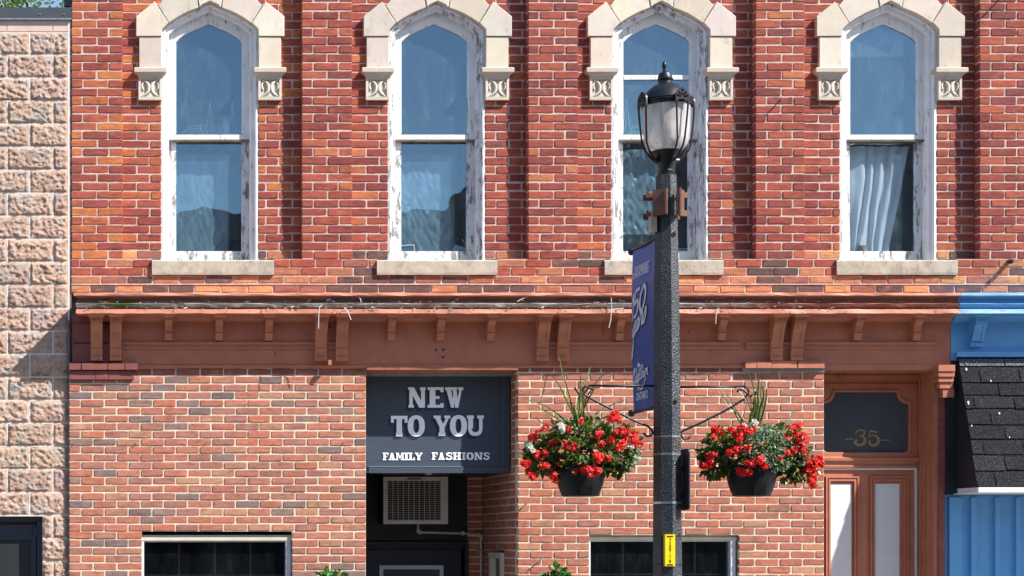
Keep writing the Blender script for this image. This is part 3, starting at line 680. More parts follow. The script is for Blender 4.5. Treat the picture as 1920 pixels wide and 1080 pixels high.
mb.box(xl - .1, xe - .04, VB - .12, VB + .004, Z(1029, VB), Z(1018, VB))
KB.part(mb, 'transom_panel', M['blackpaint'])
mb = MB(); mb.box(xl - .1, X(866, VB), VB - .1, VB - .03, 0, Z(1030, VB))
dr = KB.part(mb, 'entrance_door', M['navydoor'])
mb = MB(); q = VB - .012
for a, b, c, e in ((712, 832, 1060, 1067.5), (712, 719, 1067.5, 1300), (825, 832, 1067.5, 1300)): mb.box(X(a, VB), X(b, VB), VB - .04, q, Z(min(e, 1300), VB), Z(c, VB))
KB.part(mb, 'window_frame', M['palemetal'], parent=dr)
mb = MB(); mb.box(X(719, VB), X(825, VB), VB - .05, VB - .027, Z(1300, VB), Z(1067.5, VB)); KB.part(mb, 'glass', M['transom'], parent=dr)
# small side window in the entrance wall
mb = MB(); xs_ = xr
def sbox(mb, y0, y1, x0, x1, z0, z1, m=0): mb.box(x0, x1, -y1, -y0, z0, z1, m)
zt = Z(1037)
sbox(mb, .50, .97, xr - .03, xr + .05, zt - .05, zt); sbox(mb, .90, .97, xr - .03, xr + .05, .9, zt - .05); sbox(mb, .50, .55, xr - .03, xr + .05, .9, zt - .05)
sw = KB.part(mb, 'side_window', M['cream'])
mb = MB(); sbox(mb, .55, .90, xr + .02, xr + .04, .9, zt - .05); KB.part(mb, 'glass', M['woodstrip'], parent=sw)
mb = MB(); mb.lathe([(.0, Z(888, -.5) - .012), (.03, Z(888, -.5) - .01), (.04, Z(888, -.5) + .02)], X(804, -.5), .5, 16); KB.part(mb, 'porch_light', M['acwhite'])

# ------------------------------------------------------------------ sign
SD = -.27
sgn = thing('shop_sign', 'dark navy shop sign with white slab serif lettering above the recessed shop entrance', 'sign', (X(820), .27, Z(890)))
KS = Kit(sgn); mb = MB()
mb.box(X(685.5, SD), X(955, SD), SD - .06, SD, Z(887, SD), Z(693, SD))
mb.box(X(685.5, SD), X(955, SD), SD, SD + .012, Z(704.5, SD), Z(693, SD)); mb.box(X(944.5, SD), X(955, SD), SD, SD + .012, Z(887, SD), Z(704.5, SD)); mb.box(X(685.5, SD), X(691, SD), SD, SD + .004, Z(887, SD), Z(704.5, SD)); mb.box(X(691, SD), X(944.5, SD), SD, SD + .012, Z(887, SD), Z(876, SD))
KS.part(mb, 'sign_panel', [M['navy'], M['navyedge']])
def px_s(x, y): return (X(680 + x / 5.1433, SD), Z(690 + y / 5.1433, SD))
mb = MB()
for a, b, c, e in ((52, 1355, 73, 76), (52, 56, 76, 948), (1350, 1354, 76, 948), (52, 960, 946, 952)):
    p0 = px_s(a, c); p1 = px_s(b, e); mb.box(p0[0], p1[0], SD + .001, SD + (.0135 if c > 900 else .003), p1[1], p0[1])
KS.part(mb, 'pinstripe', M['line'])
# slab glyphs: polygons in a 0..w by 0..1 box
def ring(cx, cy, rx, ry, ix, iy, a0=0, a1=360, n=28, sq=2.3):
    out = []
    def se(a, x, y):
        c_, s_ = math.cos(a), math.sin(a); return (cx + x * abs(c_) ** (2 / sq) * (1 if c_ >= 0 else -1), cy + y * abs(s_) ** (2 / sq) * (1 if s_ >= 0 else -1))
    for i in range(n):
        t0, t1 = R(a0 + (a1 - a0) * i / n), R(a0 + (a1 - a0) * (i + 1) / n)
        out.append([se(t0, ix, iy), se(t0, rx, ry), se(t1, rx, ry), se(t1, ix, iy)])
    return out
def rc(a, b, c, d): return [(a, c), (b, c), (b, d), (a, d)]
def ribbon(pts, ws):
    out = []; P = [Vector(p) for p in pts]
    nr = []
    for i in range(len(P)):
        t = (P[min(i + 1, len(P) - 1)] - P[max(i - 1, 0)]); t = t.normalized() if t.length else Vector((1, 0)); nr.append(Vector((-t.y, t.x)))
    w_ = ws if isinstance(ws, (list, tuple)) else [ws] * len(P)
    for i in range(len(P) - 1):
        out.append([tuple(P[i] - nr[i] * w_[i] / 2), tuple(P[i + 1] - nr[i + 1] * w_[i + 1] / 2), tuple(P[i + 1] + nr[i + 1] * w_[i + 1] / 2), tuple(P[i] + nr[i] * w_[i] / 2)])
    return out
def smooth_path(pts, n=6):
    P = [Vector(p) for p in pts]; out = []
    for i in range(len(P) - 1):
        p0, p1, p2, p3 = P[max(i - 1, 0)], P[i], P[i + 1], P[min(i + 2, len(P) - 1)]
        for k in range(n):
            t = k / n; out.append(tuple(.5 * ((2 * p1) + (p2 - p0) * t + (2 * p0 - 5 * p1 + 4 * p2 - p3) * t * t + (3 * p1 - p0 - 3 * p2 + p3) * t ** 3)))
    out.append(tuple(P[-1])); return out
G = {
 'N': [rc(.07, .24, .1, .9), rc(.03, .3, 0, .13), rc(.01, .3, .88, 1), rc(.65, .84, .0, .9), rc(.6, .87, .84, 1), [(.02, 1), (.3, 1), (.84, 0), (.56, 0)]],
 'E': [rc(.1, .38, .1, .9), rc(0, .78, .87, 1), rc(.62, .78, .76, .88), rc(.1, .58, .43, .57), rc(0, .78, 0, .14), rc(.62, .78, .13, .22)],
 'W': [rc(0, .32, .86, 1), rc(.3, .6, .88, 1), rc(.64, .9, .86, 1), [(.05, .9), (.29, .9), (.45, 0), (.29, 0)], [(.29, 0), (.43, 0), (.47, .45), (.40, .62)], [(.36, .92), (.56, .92), (.65, 0), (.49, 0)], [(.50, 0), (.65, 0), (.83, .9), (.71, .9)]],
 'T': [rc(.0, .8, .84, 1), rc(0, .14, .66, .86), rc(.66, .8, .66, .86), rc(.27, .53, .1, .86), rc(.24, .56, 0, .17)],
 'O': ring(.4, .5, .41, .515, .14, .34),
 'Y': [rc(.0, .35, .86, 1), rc(.52, .82, .86, 1), [(.06, .9), (.32, .9), (.52, .46), (.3, .42)], [(.62, .9), (.76, .9), (.54, .42), (.42, .5)], rc(.29, .54, .1, .48), rc(.24, .58, 0, .17)],
 'U': [rc(0, .34, .84, 1), rc(.5, .82, .84, 1), rc(.06, .3, .36, .86), rc(.59, .76, .36, .86)] + ring(.41, .37, .35, .385, .18, .2, 180, 360, 14),
 'F': [rc(.1, .34, .1, .9), rc(0, .7, .86, 1), rc(.54, .7, .68, .88), rc(.1, .52, .42, .56), rc(0, .44, 0, .14)],
 'A': [[(.28, .98), (.52, .98), (.74, .08), (.46, .08)], [(.28, .98), (.42, .98), (.26, .08), (.12, .08)], rc(.22, .6, .27, .4), rc(.0, .36, 0, .14), rc(.4, .86, 0, .14)],
 'M': [rc(.0, .3, .86, 1), rc(.7, 1.02, .86, 1), rc(.08, .24, .1, .9), rc(.72, .95, .1, .9), rc(0, .3, 0, .14), rc(.62, 1.02, 0, .14), [(.08, 1), (.34, 1), (.58, .2), (.44, .2)], [(.7, 1), (.84, 1), (.56, .2), (.44, .2)]],
 'I': [rc(.1, .34, .1, .9), rc(0, .44, .86, 1), rc(0, .44, 0, .14)],
 'L': [rc(.1, .34, .1, .9), rc(0, .44, .86, 1), rc(0, .7, 0, .14), rc(.54, .7, .13, .34)],
 'H': [rc(.1, .34, .1, .9), rc(0, .42, .86, 1), rc(0, .42, 0, .14), rc(.58, .82, .1, .9), rc(.5, .92, .86, 1), rc(.5, .92, 0, .14), rc(.3, .6, .43, .57)],
 'S': ribbon(smooth_path([(.6, .76), (.46, .9), (.2, .88), (.12, .7), (.3, .55), (.52, .44), (.6, .26), (.44, .1), (.2, .1), (.06, .28)]), .19) + [rc(.56, .66, .64, .98), rc(.02, .1, .04, .36)],
}
G['n'] = [rc(.07, .24, .1, .9), rc(.0, .32, 0, .13), rc(.01, .3, .88, 1), rc(.62, .78, .0, .9), rc(.52, .87, .87, 1), [(.02, 1), (.3, 1), (.78, 0), (.54, 0)]]
def put(mb, g, x0, x1, yb, yt, wd, off=(0, 0), dbase=0.002, m=0, PX=px_s, dd=SD):
    for i, poly in enumerate(G[g]):
        pts = []
        for u, v in poly:
            p = PX(x0 + (x1 - x0) * u / wd, yb + (yt - yb) * v); pts.append((p[0] + off[0], -(dd + dbase + i * .00006), p[1] + off[1]))
        a = sum(pts[q][0] * pts[(q + 1) % 4][2] - pts[(q + 1) % 4][0] * pts[q][2] for q in range(4))
        if a < 0: pts = pts[::-1]
        mb.add(pts, [tuple(range(len(pts)))], m)
LET = [('N', 435, 605, 383, 186, .87), ('E', 625, 780, 383, 186, .78), ('W', 795, 970, 383, 186, .9), ('T', 272, 432, 658, 461, .8), ('O', 435, 597, 658, 459, .8), ('Y', 683, 845, 655, 459, .82), ('O', 842, 1004, 658, 457, .8), ('U', 1004, 1167, 653, 457, .82)]
SM = []; xx = 192
for g, w_ in zip('FAMILY', (52, 66, 76, 38, 56, 70)): SM.append((g, xx, xx + w_ + 4, 889, 817, {'F': .7, 'A': .86, 'M': 1.02, 'I': .44, 'L': .7, 'Y': .82}[g])); xx += w_ + 4.5
xx = 665
for g, w_ in zip('FASHIOnS', (54, 66, 60, 78, 36, 68, 80, 56)): SM.append((g, xx, xx + w_ + 2, 886, 814, {'F': .7, 'A': .86, 'S': .68, 'H': .92, 'I': .44, 'O': .8, 'n': .87}[g])); xx += w_ + 8
mb = MB(); mb2 = MB()
for g, a, b, yb, yt, wd in LET:
    put(mb, g, a, b, yb, yt, wd, dbase=.004)
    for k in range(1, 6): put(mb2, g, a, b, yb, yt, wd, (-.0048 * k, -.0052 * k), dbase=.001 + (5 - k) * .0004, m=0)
for g, a, b, yb, yt, wd in SM:
    put(mb, g, a, b, yb, yt, wd, dbase=.004)
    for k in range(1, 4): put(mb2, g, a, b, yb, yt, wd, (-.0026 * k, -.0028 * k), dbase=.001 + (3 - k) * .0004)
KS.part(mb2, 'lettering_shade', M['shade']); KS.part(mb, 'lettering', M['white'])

def text_mesh(body, size, loc, rot, mat, name, shear=0, bold=0, align='CENTER', sx=1):
    cu = bpy.data.curves.new(name, 'FONT'); cu.body = body; cu.size = size; cu.shear = shear; cu.offset = bold; cu.align_x = align; cu.align_y = 'CENTER'
    t = bpy.data.objects.new(name, cu); C.objects.link(t); bpy.context.view_layer.update()
    me = bpy.data.meshes.new_from_object(t.evaluated_get(bpy.context.evaluated_depsgraph_get())); bpy.data.objects.remove(t)
    me.transform(Matrix.Translation(Vector(loc)) @ rot.to_4x4() @ Matrix.Diagonal((sx, 1, 1, 1))); me.materials.clear(); me.materials.append(mat)
    o = bpy.data.objects.new(name, me); C.objects.link(o); return o
RF = Matrix.Rotation(R(90), 3, 'X')

# ------------------------------------------------------------------ air conditioner
AD = -1.0
ac = thing('air_conditioner', 'boxy off white window air conditioner hung over the black shop door', 'air conditioner', (X(779, AD), -AD, Z(985, AD)))
KA = Kit(ac); mb = MB()
a0, a1, z0, z1 = X(719, AD), X(840, AD), Z(982.5, AD), Z(894, AD)
mb.box(a0 + .01, a1 - .01, VB, AD - .045, z0 + .005, z1 - .004, 0); KA.part(mb, 'housing', M['acside'])
mb = MB(); t = 8 * S * 1.07
mb.box(a0, a1, AD - .045, AD, z1 - t * .95, z1); mb.box(a0, a1, AD - .045, AD, z0, z0 + t * .9); mb.box(a0, a0 + t, AD - .045, AD, z0 + t * .9, z1 - t * .95); mb.box(a1 - t * 1.75, a1, AD - .045, AD, z0 + t * .9, z1 - t * .95)
bz = KA.part(mb, 'bezel', M['acwhite'])
mb = MB(); gx0, gx1, gz0, gz1 = a0 + t, a1 - t * 1.75, z0 + t * .9, z1 - t * .95
mb.box(gx0, gx1, AD - .04, AD - .03, gz0, gz1, 1)
for i in range(1, 10): x = gx0 + (gx1 - gx0) * i / 10; mb.box(x - .0022, x + .0022, AD - .012, AD - .006, gz0, gz1)
for i in range(18): z = gz0 + (gz1 - gz0) * (i + .5) / 18; mb.box(gx0, gx1, AD - .028, AD - .0125 - (.008 if i % 2 else 0), z - .0016, z + .0012)
KA.part(mb, 'grille', [M['acwhite'], M['acdark']])
o = text_mesh('FRIGIDAIRE', .026, (X(777, AD), -AD - .0015, Z(897.6, AD)), RF, M['ink'], 'lettering', bold=.001, sx=.95); attach(o, ac)
dp = thing('drain_pipe', 'thin dirty white drain pipe bending from the air conditioner down the brick corner', 'pipe', (X(902, -1.3), 1.3, 0))
mb = MB(); q = -1.12; pts = [(X(784, q), -q, Z(983, q)), (X(784, q), -q, Z(995, q)), (X(787, q), -q, Z(998, q)), (X(868, -1.28), 1.28, Z(1000, -1.28)), (X(898, -1.3), 1.3, Z(1003, -1.3)), (X(902, -1.3), 1.3, Z(1007, -1.3)), (X(902, -1.3), 1.3, .05)]
mb.tube(pts, .011, 10)
for p, r in ((pts[1], .016), (pts[2], .016), (pts[3], .015), (pts[4], .016), (pts[5], .017)): mb.tube([Vector(p) - Vector((0.0, 0, .018)), Vector(p) + Vector((0.0, 0, .018))], r, 10)
mb.box(X(896, -1.3), X(904, -1.3), VB, -1.28, Z(1035, -1.3), Z(1032, -1.3)); Kit(dp).part(mb, 'pipe', M['pvc'], smooth=True, angle=50)

# ------------------------------------------------------------------ door 35
DD = -.31
mb = MB(); z883 = Z(882, DD)
mb.box(X(1528, DD), X(1717, DD), DD - .08, DD - .03, .15, Z(881, DD))
door = KB.part(mb, 'street_door', M['terra'])
for pa, pb in ((1549.5, 1612), (1633, 1704)):
    mb = MB()
    for k, (i, d0) in enumerate(((0, -.008), (3, -.018), (5.5, -.010))):
        a, b, yt = X(pa + i, DD), X(pb - i, DD), Z(893 + i, DD); wd = (3, 2.5, 3.5)[k] * S
        mb.box(a, b, DD - .031, DD + d0, yt - wd, yt); mb.box(a, a + wd, DD - .031, DD + d0 + .0005, .4, yt - wd); mb.box(b - wd, b, DD - .031, DD + d0 + .0005, .4, yt - wd)
    mo = KB.part(mb, 'panel_moulding', M['terra'], parent=door)
    mb = MB(); mb.box(X(pa + 9, DD), X(pb - 13 if pa < 1600 else pb - 15, DD), DD - .05, DD - .027, .4, Z(907, DD)); KB.part(mb, 'door_panel', M['doorwhite'], parent=door)
mb = MB(); mb.box(X(1528, DD), X(1721, DD), DD - .05, DD - .012, Z(881, DD), Z(877.5, DD)); mb.box(X(1717.5, DD), X(1721, DD), DD - .05, DD - .012, .15, Z(881, DD))
KB.part(mb, 'weather_strip', M['seal'], parent=door)
mb = MB()
mb.sweepx([(DD - .05, Z(877, DD)), (DD - .002, Z(877, DD)), (DD, Z(873, DD)), (DD - .012, Z(871, DD)), (DD - .004, Z(866, DD)), (DD + .012, Z(864, DD)), (DD + .014, Z(859, DD)), (DD - .01, Z(856, DD)), (DD - .01, Z(850, DD)), (DD - .05, Z(850, DD))], [X(1528, DD), X(1722, DD)])
# transom surround with scooped corners
def concave(cx, cz, r, a0, a1, n=7): return [(cx + r * math.cos(R(a0 + (a1 - a0) * i / n)), cz + r * math.sin(R(a0 + (a1 - a0) * i / n))) for i in range(n + 1)]
k = S * 1.0227
L_, R_, T_, B_ = X(1545, DD), X(1706, DD), Z(735, DD), Z(848, DD)
inner = concave(X(1545.5, DD), T_, 22 * k, -90, 0) + concave(R_, T_, 22 * k, 180, 270) + concave(R_ - 10 * k, B_ + 10 * k, 10 * k, 0, -90) + concave(L_ + 10 * k, B_ + 10 * k, 10 * k, 270, 180)
ocx = (L_ + R_) / 2; ocz = (T_ + B_) / 2
def proj(p):     # matching point on the outer rectangle
    ox0, ox1, oz0, oz1 = X(1528, DD), X(1722, DD), Z(852, DD), Z(700, DD)
    dx, dz = p[0] - ocx, p[1] - ocz; s_ = 1e9
    if dx > 0: s_ = min(s_, (ox1 - ocx) / dx)
    if dx < 0: s_ = min(s_, (ox0 - ocx) / dx)
    if dz > 0: s_ = min(s_, (oz1 - ocz) / dz)
    if dz < 0: s_ = min(s_, (oz0 - ocz) / dz)
    return (ocx + dx * s_, ocz + dz * s_)
def grow(p, a): return (p[0] + (a if p[0] > ocx else -a) * (abs(p[0] - ocx) > .2), p[1] + (a if p[1] > ocz else -a) * (abs(p[1] - ocz) > .12))
n = len(inner); vs = []
for fn, d in ((lambda p: p, -.045), (lambda p: p, -.018), (lambda p: grow(p, .004), -.012), (lambda p: grow(p, .018), -.012), (lambda p: grow(p, .024), -.022), (proj, -.022)):
    for p in inner: q = fn(p); vs.append((q[0], -(DD + d), q[1]))
fs = []
for q in range(5):
    for i in range(n): j = (i + 1) % n; fs.append((q * n + i, q * n + j, (q + 1) * n + j, (q + 1) * n + i))
mb.add(vs, fs)
# head and right jamb mouldings
for i, (ya, yb, d) in enumerate(((726, 719, -.012), (719, 713, -.03), (713, 700, .02), (708, 704, .03), (700, 694, .002))): mb.box(X(1528, DD), X(1722 + (.5 * i), DD), DD - .06, DD + d, Z(ya, DD), Z(yb, DD))
xj = X(1757)
for i, (da, db, o_) in enumerate(((-.40, -.29, .004), (-.29, -.265, .012), (-.265, -.21, .002), (-.21, -.19, .010), (-.19, -.12, .002), (-.12, -.09, .006), (-.09, -.04, 0))): mb.box(xj - o_ - .003, xj + .078, da, db - .0005 * i, 0, Z(694))
KB.part(mb, 'door_surround', M['terra'])
mb = MB(); gl = [(p[0], .348, p[1]) for p in inner]; mb.add(gl[::-1], [tuple(range(len(gl)))]); tg = KB.part(mb, 'transom_glass', M['transom'])
# 35 numeral in gold
def px_d(x, y): return (X(1540 + x / 4.908, DD - .03), Z(680 + y / 4.908, DD - .03))
def stroke(pts, ws): return ribbon(smooth_path(pts, 5), ws)
mb = MB(); polys = []
def wf(ws, n): # interpolate widths over the smoothed path
    out = []
    for i in range(len(ws) - 1):
        for k in range(5): out.append(ws[i] + (ws[i + 1] - ws[i]) * k / 5)
    return out + [ws[-1]]
p3 = [(318, 655), (335, 628), (365, 620), (395, 628), (402, 646), (385, 664), (362, 674)]; polys += stroke(p3, wf([14, 12, 14, 16, 16, 12, 7], 0))
p3 = [(352, 676), (385, 680), (404, 702), (400, 735), (370, 756), (335, 754), (314, 736), (312, 716)]; polys += stroke(p3, wf([8, 12, 24, 30, 26, 22, 24, 12], 0))
polys += ring(324, 716, 14, 12, .1, .1, n=12, sq=2)
p5 = [(520, 632), (500, 638), (470, 630), (446, 632)]; polys += stroke(p5, wf([18, 14, 14, 12], 0)); polys += stroke([(449, 630), (446, 655), (442, 686)], wf([12, 8, 8], 0))
p5 = [(444, 688), (466, 668), (500, 672), (526, 696), (524, 735), (495, 758), (460, 756), (442, 738), (440, 720)]; polys += stroke(p5, wf([6, 10, 16, 24, 30, 24, 22, 22, 10], 0)); polys += ring(449, 722, 12, 12, .1, .1, n=12, sq=2)
polys += [[(220, 698), (294, 698), (294, 708), (220, 708)], [(556, 708), (628, 708), (628, 718), (556, 718)]]
for i, poly in enumerate(polys):
    pts = [px_d(*p) for p in poly]; a = sum(pts[q][0] * pts[(q + 1) % 4][1] - pts[(q + 1) % 4][0] * pts[q][1] for q in range(len(pts)))
    vs = [(p[0], .3465 - i * .00001, p[1]) for p in pts]
    mb.add(vs if a > 0 else vs[::-1], [tuple(range(len(vs)))])
KB.part(mb, 'house_number', M['gold'], parent=tg)
# carved bracket at the door head
mb = MB()
for i, (a, b, ya, yb, d) in enumerate(((1760, 1791, 696, 684, .08), (1760, 1790, 706, 697, .07), (1760, 1788, 716, 707, .058), (1762, 1787, 728, 717, .045), (1768, 1789, 745, 729, .035))): mb.box(X(a, d), X(b, d), -.02, d, Z(ya, d), Z(yb, d))
KB.part(mb, 'door_bracket', M['terra'])

# ------------------------------------------------------------------ blue shop on the right
blue_b = thing('blue_shop', 'bright blue painted shopfront and cornice with black shingled awning at the right edge', 'shop', (X(1900), .6, 0))
KL = Kit(blue_b)
bc = cornice(X(1803.5, .3), X(2140, .3), 'cornice', [M['bluelip'], M['blue'], M['blue'], M['blue']], 9, .003, False, KL)
mb = MB(); mb.box(X(1782.3), X(2140), -.2, .006, Z(676), Z(590)); mb.box(X(1789), X(2140), -.1, .05, Z(670), Z(661)); mb.sweepx([(.006, Z(604)), (.05, Z(600)), (.09, Z(592)), (.09, Z(588.5)), (.006, Z(588.5))], [X(1784), X(2140)])
KL.part(mb, 'frieze', M['blue'])
bracket(1826, True, M['blue'], bc, KL, yb=652)
# awning
xa = 7.35; x2 = X(2140); td, tz, bd_, bz_ = .03, Z(673, .03), .345, Z(913, .345)
mb = MB(); mb.add([(xa, -0, tz + .02), (xa, -td, tz), (xa, -bd_, bz_), (xa, 0, bz_), (x2, -0, tz + .02), (x2, -td, tz), (x2, -bd_, bz_), (x2, 0, bz_)], [(0, 1, 2, 3), (7, 6, 5, 4), (1, 5, 6, 2), (3, 2, 6, 7), (0, 4, 5, 1)])
aw = KL.part(mb, 'awning', M['blackpaint'])
mb = MB(); rows = [(673, 687), (687, 717), (717, 742), (742, 767), (767, 797), (797, 824), (824, 852), (852, 882), (882, 912)]
slope = Vector((0, -(bd_ - td), bz_ - tz)); nrm = Vector((0, -slope.z, slope.y)); nrm = nrm.normalized() * -1
if nrm.y > 0: nrm = -nrm
for i, (ya, yb) in enumerate(rows):
    f0, f1 = (ya - 673) / 239, (yb - 673) / 239; x = xa - .004; first = True
    wd0 = [.05, .16, .30, .08, .2, .3, .1, .26, .16][i]
    while x < x2:
        wd = wd0 if first else .335; first = False; e = min(x + wd, x2); o1 = .012 + rnd(0, .004); jt = rnd(-.004, .004)
        A = Vector((0, -td, tz)) + slope * max(0, f0 - .01) + nrm * .002; Bm = Vector((0, -td, tz)) + slope * (f1 + jt) + nrm * o1
        t2 = Bm - nrm * (o1 + .0)
        g = (rnd(.8, 1.25)) * (5.0 if i == 0 else 1)
        mb.add([(x + .004, A.y, A.z), (e - .005, A.y, A.z), (e - .005, Bm.y, Bm.z), (x + .004, Bm.y, Bm.z), (e - .005, t2.y, t2.z), (x + .004, t2.y, t2.z)], [(0, 3, 2, 1), (3, 5, 4, 2)], 0, (g, g, g)); x = e
KL.part(mb, 'shingles', M['shingle'], parent=aw)
mb = MB()
for px, py, sz in ((1812, 694, 1.9), (1858, 716, 1.3), (1816, 757, 2.1), (1874, 777, 1.5), (1822, 800, 1.2), (1893, 822, .9)):
    f = (py - 673) / 239; P0 = Vector((0, -td, tz)) + slope * f + nrm * .018; xx_ = X(px, -P0.y); n_ = 9
    mb = MB(); mb.add([(xx_ + math.cos(6.283 * q / n_) * sz * S * rnd(.5, 1), P0.y + slope.y * math.sin(6.283 * q / n_) * sz * .006, P0.z + slope.z * math.sin(6.283 * q / n_) * sz * .006 * rnd(.7, 1.5)) for q in range(n_)], [tuple(range(n_))]); KL.part(mb, 'bird_dropping', M['gutter'], parent=aw)
mb = MB(); mb.box(X(1795), x2, .0, bd_ + .012, bz_ - .045, bz_ - .003); mb.box(X(1788), x2, -.0, bd_ + .012 - .03, bz_ - .052, bz_ - .0455); KL.part(mb, 'eaves_board', M['gutter'], parent=aw)
mb = MB(); bw = -.06
mb.box(X(1775.3), x2, -.3, bw - .016, 0, bz_ - .055)
mb.box(X(1775.6), x2, bw - .016, bw, Z(932, bw), bz_ - .055)
for a, b in ((1779, 1802), (1820, 1830), (1865, 1874), (1904, 1912), (1944, 1952), (1984, 1992), (2030, 2040)): mb.box(X(a, bw), X(b, bw), bw - .016, bw + .014, 0, Z(932, bw) - .001)
KL.part(mb, 'batten_wall', M['blue'])
mb = MB(); mb.box(X(1775.2), X(2140), -.3, -.001, bz_ - .054, Z(670)); mb.box(X(1775.2), X(2140), -.4, -.301, 0, Z(670)); KL.part(mb, 'back_wall', M['blackpaint'])

# ------------------------------------------------------------------ block building on the left
blk = thing('block_building', 'tan split face concrete block building with dark metal coping at the left edge', 'building', (X(0), .6, 0))
KK = Kit(blk); BD = -.05; mb = MB()
P = 43.15; jt = .006; xr0 = X(127.5, BD)
def hgt(x, z): return noise.fractal(Vector((x * 24 + z * 12, z * 26 - x * 8, 3)), 0.55, 2.1, 8) * .011 + noise.noise(Vector((x * 4, z * 5, 9))) * .004
y = 60 - 0.0; row = 0
step = .0075
while Z(y, BD) > .1:
    zt_, zb_ = Z(y, BD), Z(y + P, BD)
    bx = 56 if row % 2 == 0 else 14 + 85.5
    edges = []; x = 128
    js = [bx - 85.5 * k for k in range(0, 6)]
    e = [127.5] + [j for j in js if j < 120]
    for i in range(len(e) - 1):
        a, b = X(e[i + 1], BD) + .005, X(e[i], BD) - (.005 if i else .002)
        if e[i + 1] < -340: continue
        if y > 960 and e[i + 1] < 79:       # door opening
            if e[i] <= 80: continue
            a = X(80.5, BD)
        g = rnd(.92, 1.1); tint = (g, g * rnd(.97, 1.02), g * rnd(.96, 1.03))
        nx, nz = max(2, int((b - a) / step)), int((zt_ - zb_ - .01) / step)
        vs = []; fs = []
        for iz in range(nz + 1):
            for ix in range(nx + 1):
                xx_, zz = a + (b - a) * ix / nx, zb_ + .005 + (zt_ - zb_ - .01) * iz / nz
                ed = min(xx_ - a, b - xx_, zz - zb_ - .005, zt_ - .005 - zz); ef = min(1, max(0, ed - .005) / .013)
                vs.append((xx_, -(BD + .004 + ef * max(.0, .012 + hgt(xx_ + row * .37, zz) * 1.0)), zz))
        for iz in range(nz):
            for ix in range(nx): q = iz * (nx + 1) + ix; fs.append((q, q + 1, q + nx + 2, q + nx + 1))
        mb.add(vs, fs, 0, tint)
    y += P; row += 1
mb.box(X(-340, BD), X(80, BD), BD - .3, BD + .003, Z(968, BD), Z(60, BD), 1); mb.box(X(80, BD), X(128.2, BD), BD - .3, BD + .003, 0, Z(60, BD), 1)
# smooth top course
for a, b in ((14, 98), (100, 127.5), (-72, 12), (-158, -74), (-244, -160), (-330, -246)): mb.box(X(a, BD), X(b, BD), BD - .25, BD + .006, Z(59, BD), Z(38.5, BD), 2)
mb.box(X(-340, BD), X(128, BD), BD - .3, BD + .001, Z(60, BD), Z(37, BD), 1)
KK.part(mb, 'block_wall', [M['block'], M['blockjoint'], M['blocksmooth']], smooth=True, angle=60)
mb = MB(); mb.box(X(-340, .0), X(134, 0), -.7, -.028, Z(36, -.03), Z(14, -.03)); mb.box(X(-340, .0), X(134.5, 0), -.04, -.018, Z(37, -.03), Z(35, -.03), 1)
for px in (-60, 75, 120): mb.tube([(X(px), .03, Z(27, -.03)), (X(px), .022, Z(27, -.03))], .006, 8, m=1)
KK.part(mb, 'metal_coping', [M['coping'], M['steel']])
mb = MB(); mb.box(X(127.8, BD), X(130.5, BD), -.3, BD + .004, 0, Z(38, BD), 1); mb.box(X(130.5, BD), X(134, BD), -.3, BD - .012, 0, Z(38, BD)); mb.box(X(127, -.02), X(130, -.02), -.3, -.012, 0, Z(600)); KK.part(mb, 'joint_seal', [M['sealant'], M['blockjoint']])
mb = MB(); q = -.14
mb.box(X(-340), X(80, q), -.3, q, Z(978, q), Z(966, q)); mb.box(X(70, q), X(80.5, q), -.3, q + .01, 0, Z(978, q)); mb.box(X(-340), X(58, q), -.3, q - .02, Z(1012, q), Z(984, q)); mb.box(X(58, q), X(68, q), -.3, q - .02, 0, Z(984, q)); mb.box(X(64, q), X(70, q), q - .02, q + .02, Z(1006, q), Z(988, q))
dd_ = KK.part(mb, 'shop_door', M['navyedge'])
mb = MB(); mb.box(X(-340), X(58, q), -.3, q - .035, 0, Z(1012, q)); KK.part(mb, 'glass', M['farwin'], parent=dd_)
mb = MB(); mb.box(X(-340), X(127), -6, -.7, 0, Z(26)); KK.part(mb, 'building_core', M['blocksmooth'])
# small vent pipe on the roof edge
vp = thing('roof_vent', 'small dark roof fitting beside the red brick wall at the top left', 'vent', (X(124, -.2), .2, Z(14)))
mb = MB(); mb.tube([(X(123, -.2), .2, Z(14, -.2)), (X(122, -.2), .2, Z(2, -.2)), (X(119, -.2), .2, Z(-8, -.2))], .012, 8); mb.box(X(121.5, -.2), X(131, -.2), -.35, -.15, Z(14, -.2), Z(-14, -.2)); Kit(vp).part(mb, 'flashing', M['coping'])

# ------------------------------------------------------------------ things in the windows
def sheet(name, label, cx, x0, x1, z0, z1, yb, amp, mat, cat, slant=0, freq=30, nx=50, nz=40, group=None):
    mb = MB(); vs = []; fs = []
    for iz in range(nz + 1):
        for ix in range(nx + 1):
            t = ix / nx; v = iz / nz; x = x0 + (x1 - x0 + slant * (v - 1)) * t; z = z0 + (z1 - z0) * v; u_ = x * .86 - z * .5
            y = yb + amp * math.sin(freq * t * 1.0 + 2.2 * noise.noise(Vector((t * 4, v * 1.4, cx))) * 2) + amp * .7 * noise.noise(Vector((x * 12, z * 5, cx)))
            if cat == 'plastic sheet': y = yb + amp * 2.2 * (abs(noise.noise(Vector((u_ * 14, z * 3.2, cx)))) + .6 * abs(noise.noise(Vector((x * 21 + z * 9, z * 8, cx + 4)))) - .5)
            vs.append((x, y, z))
    for iz in range(nz):
        for ix in range(nx): q = iz * (nx + 1) + ix; fs.append((q, q + 1, q + nx + 2, q + nx + 1))
    mb.add(vs, fs); o = mb.build(name, mat, smooth=True); tag(o, label, cat, group); return o
hh = 62 * S
c0, c1, c2, c3 = [X(c, -.11) for c in WC]
